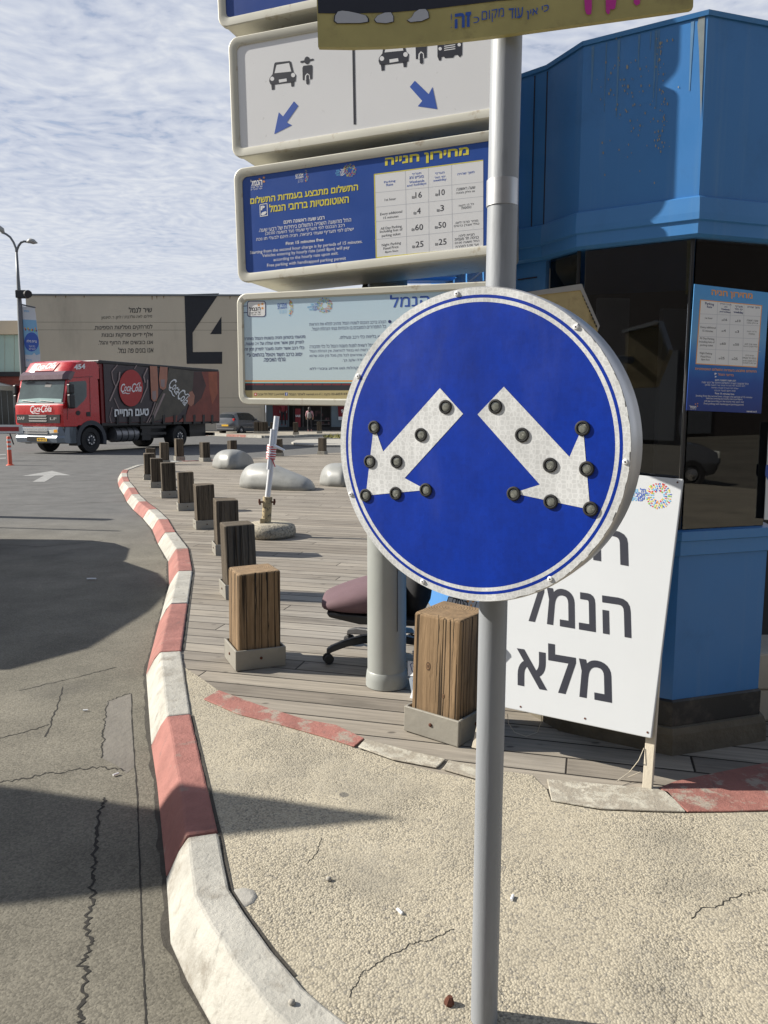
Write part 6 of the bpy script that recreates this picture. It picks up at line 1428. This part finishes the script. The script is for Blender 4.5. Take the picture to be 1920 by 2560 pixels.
b.split('shop_shelf', M['curtain'], hb_)
b = MB()
r_ = random.Random(8)
for k in range(26):
    x, y = r_.uniform(1040, 1290), r_.choice((300, 345, 410, 480, 560)); b.flat(BW, [sf(x, y), sf(x+24, y), sf(x+22, y+44), sf(x+3, y+44)], -.7-k*.01)
b.build('shop_goods', M['shop_goods'], hb_)
b = MB()
for x0, x1 in ((262, 268), (632, 640), (725, 732), (1310, 1322)): b.flat(BW, [sf(x0, 100), sf(x1, 100), sf(x1, 610), sf(x0, 610)], .0, .1)
b.split('shop_frame', M['black'], hb_)
# low hall left of the hangar
LW = yawframe(dp(30, 800, 62), 3)
lh = thing('low_hall', 'low hall with tan parapet, pale green glass and a brick strip at the left edge', 'building', (-34, 62, .12))
def lw(x, y): return tuple(LW.loc(*z1(x, y)))
xr = lw(172, 700)[0]; b = MB(); b.flat(LW, [(-20, lw(0, 768)[1]), (xr, lw(150, 768)[1]), (xr, lw(150, 680)[1]), (-20, lw(0, 683)[1])], .3, 8); b.build('parapet', M['wall_tan'], lh)
b = MB(); b.flat(LW, [(-20, lw(0, 1010)[1]), (xr, lw(0, 1010)[1]), (xr, lw(0, 770)[1]), (-20, lw(0, 770)[1])], 0, .2); gl_ = b.build('glass_front', M['pale_glass'], lh)
b = MB()
for x in (30, 92): b.flat(LW, [lw(x, 770), lw(x+2, 770), lw(x+2, 1010), lw(x, 1010)], .01)
b.split('glazing_bar', M['wall_joint'], gl_)
b = MB(); b.flat(LW, [(-20, lw(0, 1040)[1]), (xr, lw(0, 1040)[1]), (xr, lw(0, 1010)[1]), (-20, lw(0, 1010)[1])], .15, .3); b.build('dark_band', M['mural_black'], lh)
b = MB(); b.flat(LW, [(-20, zg), (xr, zg), (xr, lw(0, 1040)[1]), (-20, lw(0, 1040)[1])], .0, .3); b.build('brick_wall', M['brick'], lh)
b = MB(); b.flat(LW, [(-20, zg), (lw(100, 1000)[0], zg), (lw(100, 1000)[0], lw(0, 1130)[1]), (-20, lw(0, 1130)[1])], .4, .3); b.build('shop_window', M['dark_glass'], lh)
b = MB()
for x in (20, 60, 98): b.flat(LW, [(lw(x, 1100)[0], zg), (lw(x+3, 1100)[0], zg), (lw(x+3, 1100)[0], lw(0, 1130)[1]), (lw(x, 1100)[0], lw(0, 1130)[1])], .42)
b.split('window_bar', M['steel_bumper'], lh)
b = MB(); A_ = [LW.pt(*lw(x, y), o) for x, y, o in ((-60, 1085, .5), (130, 1135, .5))]; b.prism([A_[0], A_[1], A_[1]+LW.n*3, A_[0]+LW.n*3], (0, 0, .35)); b.build('awning', M['steel_bumper'], lh)

# buildings behind the camera, mirrored in the kiosk glass
bh = thing('warehouse_building', 'dark warehouse row behind the camera mirrored in the kiosk glass', 'building', (5, -22, 0))
b = MB(); b.box((5, -26, 7), (90, 8, 14)); b.build('wall', M['brick_dark'], bh)
b = MB()
for k in range(-3, 6): b.box((k*8, -21.95, 2.2), (4.5, .1, 4.0))
b.split('door', M['lamp_metal'], bh)

# ================================================================== STREET LAMP WITH BANNER
zl = Z(0, 560, .24405)
LY = 37.0
def lp_(x, y, d=0): return dp(*zl(x, y), LY+d)
base = lp_(238, 1560); base.z = .0
sl = thing('street_lamp', 'tall grey street lamp with two curved arms behind the truck cab', 'street lamp', (base.x, base.y, 0))
b = MB(); pl0 = [lp_(170, 290), lp_(185, 560), lp_(205, 900), lp_(222, 1250), lp_(240, 1560)]; base2 = Vector((pl0[-1].x+.06, pl0[-1].y, 0)); b.tube(pl0+[base2], [.055, .075, .12, .135, .14, .15], 14); b.build('pole', M['lamp_metal'], sl, smooth=True)
for pts, hd_ in (([(170, 300), (165, 255), (140, 190), (105, 135), (60, 102), (15, 85)], [(38, 92), (20, 62), (-10, 38), (-50, 20)]), ([(170, 300), (175, 265), (190, 225), (215, 190), (245, 178), (285, 183)], [(278, 184), (310, 172), (345, 182), (384, 195)])):
    b = MB(); b.tube([lp_(*p) for p in pts], .05, 10); b.build('arm', M['lamp_metal'], sl, smooth=True)
    b = MB(); q = [lp_(*p) for p in hd_]; b.tube(q, [.055, .12, .115, .02], 14); b.build('lamp_head', M['lamp_metal_light'], sl, smooth=True)
b = MB(); q = lp_(225, 720, -.3); b.box(q, (.5, .3, .35)); b.lathe(q+Vector((.25, -.1, 0)), (.6, -.7, -.1), [(.15, 0), (.18, .3)], 12); b.tube([q, lp_(200, 750)], .05, 6); b.build('floodlight', M['black'], sl, bevel=.04)
b = MB(); b.tube([lp_(205, 822), lp_(362, 856)], .035, 8); b.tube([lp_(225, 1468), lp_(400, 1478)], .03, 8); b.split('banner_arm', M['lamp_metal'], sl)
BN = yawframe(lp_(300, 1100, -.05), 8)
bn = thing('lamp_banner', 'hanging pale blue banner with a round blue emblem on the street lamp', 'banner', tuple(BN.P))
def bnp(pts): return [zl(*p) for p in pts]
b = MB(); b.mi = 0; b.pan(BN, bnp([(217, 838), (357, 862), (372, 985), (412, 1330), (412, 1475), (258, 1462), (246, 1300), (232, 1000)]), 0, .012); b.mi = 1; b.pan(BN, bnp([(232, 978), (372, 985), (385, 1100), (410, 1330), (370, 1345), (350, 1318), (330, 1342), (255, 1338), (243, 1200)]), .003)
b.build('cloth', [M['pale_print'], M['banner_blue']], bn)
b = MB(); b.pan(BN, bnp([(324+75*cos(k*pi/16), 1208+98*sin(k*pi/16)) for k in range(32)]), .006); b.build('blue_disc', M['ink_blue'], bn)
b = MB(); write(b, BN, 'ברית מילה', zl(275, 1212), zl(378, 1217), 28*.244, .010, .02); write(b, BN, 'בית העיר', zl(296, 1262), zl(360, 1264), 18*.244, .010); write(b, BN, 'לאטור 20', zl(298, 1288), zl(366, 1290), 18*.244, .010); b.build('lettering', M['ink_white'], bn)
b = MB(); b.mi = 0
for k in range(14):
    x, y = 255+k*9, 1088-18*sin(k*.5)+r_.uniform(-25, 12); b.mi = k % 4; b.pan(BN, bnp([(x-7, y), (x, y-14), (x+7, y), (x, y+14)]), .006+k*1e-4)
b.mi = 2; write(b, BN, 'אתרים', zl(246, 900), zl(298, 904), 18*.244, .006, .02); write(b, BN, 'תל אביב', zl(268, 1405), zl(325, 1410), 26*.244, .006, .01); b.build('print', [M['ink_orange'], M['shop_red'], M['ink_sky'], M['ink_green']], bn)

# ================================================================== ROAD FURNITURE AT THE LEFT
zo = Z(0, 1040, .18083)
p0 = gp(*zo(142, 682), 0); dz_ = lambda y: dp(*zo(135, y), p0.y).z
dl = thing('delineator_post', 'orange flexible road post with pale reflective bands at the left edge', 'road post', tuple(p0))
r0 = (dp(*zo(162, 600), p0.y).x-dp(*zo(108, 600), p0.y).x)/2; hT = dz_(282)
b = MB(); b.lathe(p0, (0, 0, 1), [(r0*2.0, 0), (r0*1.9, .012), (r0*1.2, .03), (r0*1.05, .06), (r0*.9, hT-.02), (r0*.7, hT)], 20); b.build('post', M['post_orange'], dl, smooth='auto')
b = MB()
for ya, yb in ((318, 345), (375, 405), (435, 465)): b.lathe(p0+Vector((0, 0, dz_(yb))), (0, 0, 1), [(r0*.98, 0), (r0*.97, dz_(ya)-dz_(yb))], 20, cap=False)
b.split('reflective_band', M['boom_white'], dl)
o_ = copy_tree(dl); o_.location = (3.7, .55, GZ); o_['label'] = 'orange road post behind the camera, mirrored in the kiosk window'; o_['group'] = dl['group'] = 'orange flexible road posts'
bmY = 24.0; e0 = dp(*zo(310, 180), bmY); h_ = (dp(*zo(310, 122), bmY).z-dp(*zo(310, 238), bmY).z)
bm_ = thing('barrier_boom', 'white and red barrier boom reaching in from the left in front of the truck', 'barrier', tuple(e0+Vector((-4, 0, -1))))
b = MB(); b.mi = 0; b.box(e0+Vector((-3.0, 0, 0)), (6.0, .05, h_)); b.mi = 1; b.box(e0+Vector((-3.05, -.02, h_*.0)), (5.9, .03, h_*.5)); b.build('boom', [M['boom_white'], M['kerb_red_deep']], bm_)
b = MB(); b.box(Vector((e0.x-6.3, bmY+.1, .55)), (.5, .45, 1.1)); b.build('drive_box', M['post_orange'], bm_, bevel=.04)
b = MB()
for k in range(7): x = e0.x-.4-k*.7; b.tube([Vector((x, bmY, e0.z-h_/2)), Vector((x+.1, bmY, e0.z-h_/2-.35))], .02, 6)
b.split('hanging_rod', M['black'], bm_)
# off-frame post, and an added unseen sheet, whose shadows reach into the picture
op = thing('road_sign_post', 'short grey sign post standing beyond the left picture edge', 'road sign', (-7.6, 11.35, 0))
b = MB(); b.tube([(-7.6, 11.35, 0), (-7.6, 11.35, 2.35)], .10, 12); b.build('post', M['galv'], op); b = MB(); b.tube([(-7.3, 10.35, .0), (-7.3, 10.35, 2.5)], .03, 8); b.build('stay', M['galv'], op)
hs = 2.6
def cast(x, y, z): k = (hs-z)/to_sun.z; return Vector((x, y, z)) + to_sun*k
sv = [cast(.05, 2.49, .12), cast(-1.44, 2.93, 0), cast(-4.2, 3.55, 0), cast(-4.2, 1.75, 0), cast(-1.15, 2.2, 0)]  # added sheet, its outline traced from the wanted shadow back towards the sun
os_ = thing('shade_sail', 'pointed shade sail beyond the left picture edge throwing a tapering shadow', 'shade sail', (sv[2].x, 3.2, 0))
b = MB(); b.prism(sv, (0, 0, .02)); b.build('cloth', M['pale_print'], os_)
for q in sv[2:4]:
    b = MB(); b.tube([(q.x, q.y, 0), (q.x, q.y, hs+.1)], .05, 12); b.build('post', M['galv'], os_)

# ================================================================== PEOPLE
def skin_body(name, joints, edges, radii, mats, parent, base):
    me = bpy.data.meshes.new(name); me.from_pydata([Vector(j) for j in joints], edges, []); o = bpy.data.objects.new(name, me); COL.objects.link(o); o.parent = parent
    WL[o.name] = WL[parent.name]
    s = o.modifiers.new('skin', 'SKIN'); 
    for i, v in enumerate(me.skin_vertices[0].data): v.radius = (radii[i], radii[i]); v.use_root = (i == 0)
    s.use_smooth_shade = True; ss = o.modifiers.new('sub', 'SUBSURF'); ss.levels = ss.render_levels = 1
    for m in mats: me.materials.append(m)
    return o
def bake(o):
    """turn a skinned figure into plain mesh data"""
    ev = o.evaluated_get(bpy.context.evaluated_depsgraph_get()); me = bpy.data.meshes.new_from_object(ev); o.modifiers.clear(); old = o.data; o.data = me; bpy.data.meshes.remove(old); return o
def person(label, pos, face, S=1.0, cloth=None, mannequin=False):
    t = thing('mannequin' if mannequin else 'person', label, 'mannequin' if mannequin else 'person', tuple(pos))
    J = [(0, 0, .92), (0, 0, 1.12), (0, .01, 1.36), (0, 0, 1.47), (0, -.01, 1.60), (-.10, 0, .86), (-.11, -.02, .48), (-.12, .03, .09), (-.12, -.12, .05), (.10, 0, .86), (.12, -.04, .48), (.11, .06, .09), (.11, -.09, .05), (-.19, 0, 1.38), (-.25, .03, 1.12), (-.22, -.08, .92), (-.215, -.12, .83), (.19, 0, 1.38), (.25, .03, 1.12), (.22, -.08, .92), (.215, -.12, .83)]
    E_ = [(0, 1), (1, 2), (2, 3), (3, 4), (0, 5), (5, 6), (6, 7), (7, 8), (0, 9), (9, 10), (10, 11), (11, 12), (2, 13), (13, 14), (14, 15), (15, 16), (2, 17), (17, 18), (18, 19), (19, 20)]
    Rr = [.14, .125, .14, .055, .10, .085, .058, .045, .04, .085, .058, .045, .04, .06, .042, .034, .04, .06, .042, .034, .04]
    o = skin_body('body', J, E_, Rr, [cloth[0], cloth[1], cloth[2]], t, pos); bake(o)
    for p in o.data.polygons:
        z = p.center.z; x = abs(p.center.x); p.material_index = 2 if z < .95 and x < .2 else (0 if z > 1.46 or (x > .19 and z < 1.0) else 1)
        if z < .11: p.material_index = 1
        p.use_smooth = True
    if not mannequin:
        b = MB(); P0 = Vector(pos); b.loft([[P0+Vector((.105*r*cos(a), .02+.115*r*sin(a), z)) for a in (2*pi*k/12 for k in range(12))] for z, r in ((1.28, .55), (1.42, .95), (1.58, 1.08), (1.68, .85), (1.725, .3))]); b.build('hair', M['hair'], t, smooth=True)
        b = MB(); b.loft([[P0+Vector((.15*r*cos(a), .19+.09*r*sin(a), z)) for a in (2*pi*k/12 for k in range(12))] for z, r in ((.92, .7), (.98, 1), (1.22, 1), (1.34, .7))]); b.build('backpack', M['grey_cloth'], t, smooth=True)
    t.rotation_euler = (0, 0, face); t.scale = (S, S, S); return t
pq = gp(*zf(985, 630), .12)
person('woman in pink top with grey backpack walking into the shop', pq, radians(180), 1.0, (M['skin_person'], M['pink_cloth'], M['trousers']))
mq = BW.pt(*BW.loc(*zf(558, 540)), -.45); 
person('shop window mannequin in red shirt and dark trousers', mq, radians(0), 1.12, (M['curtain'], M['shop_red'], M['trousers']), True)
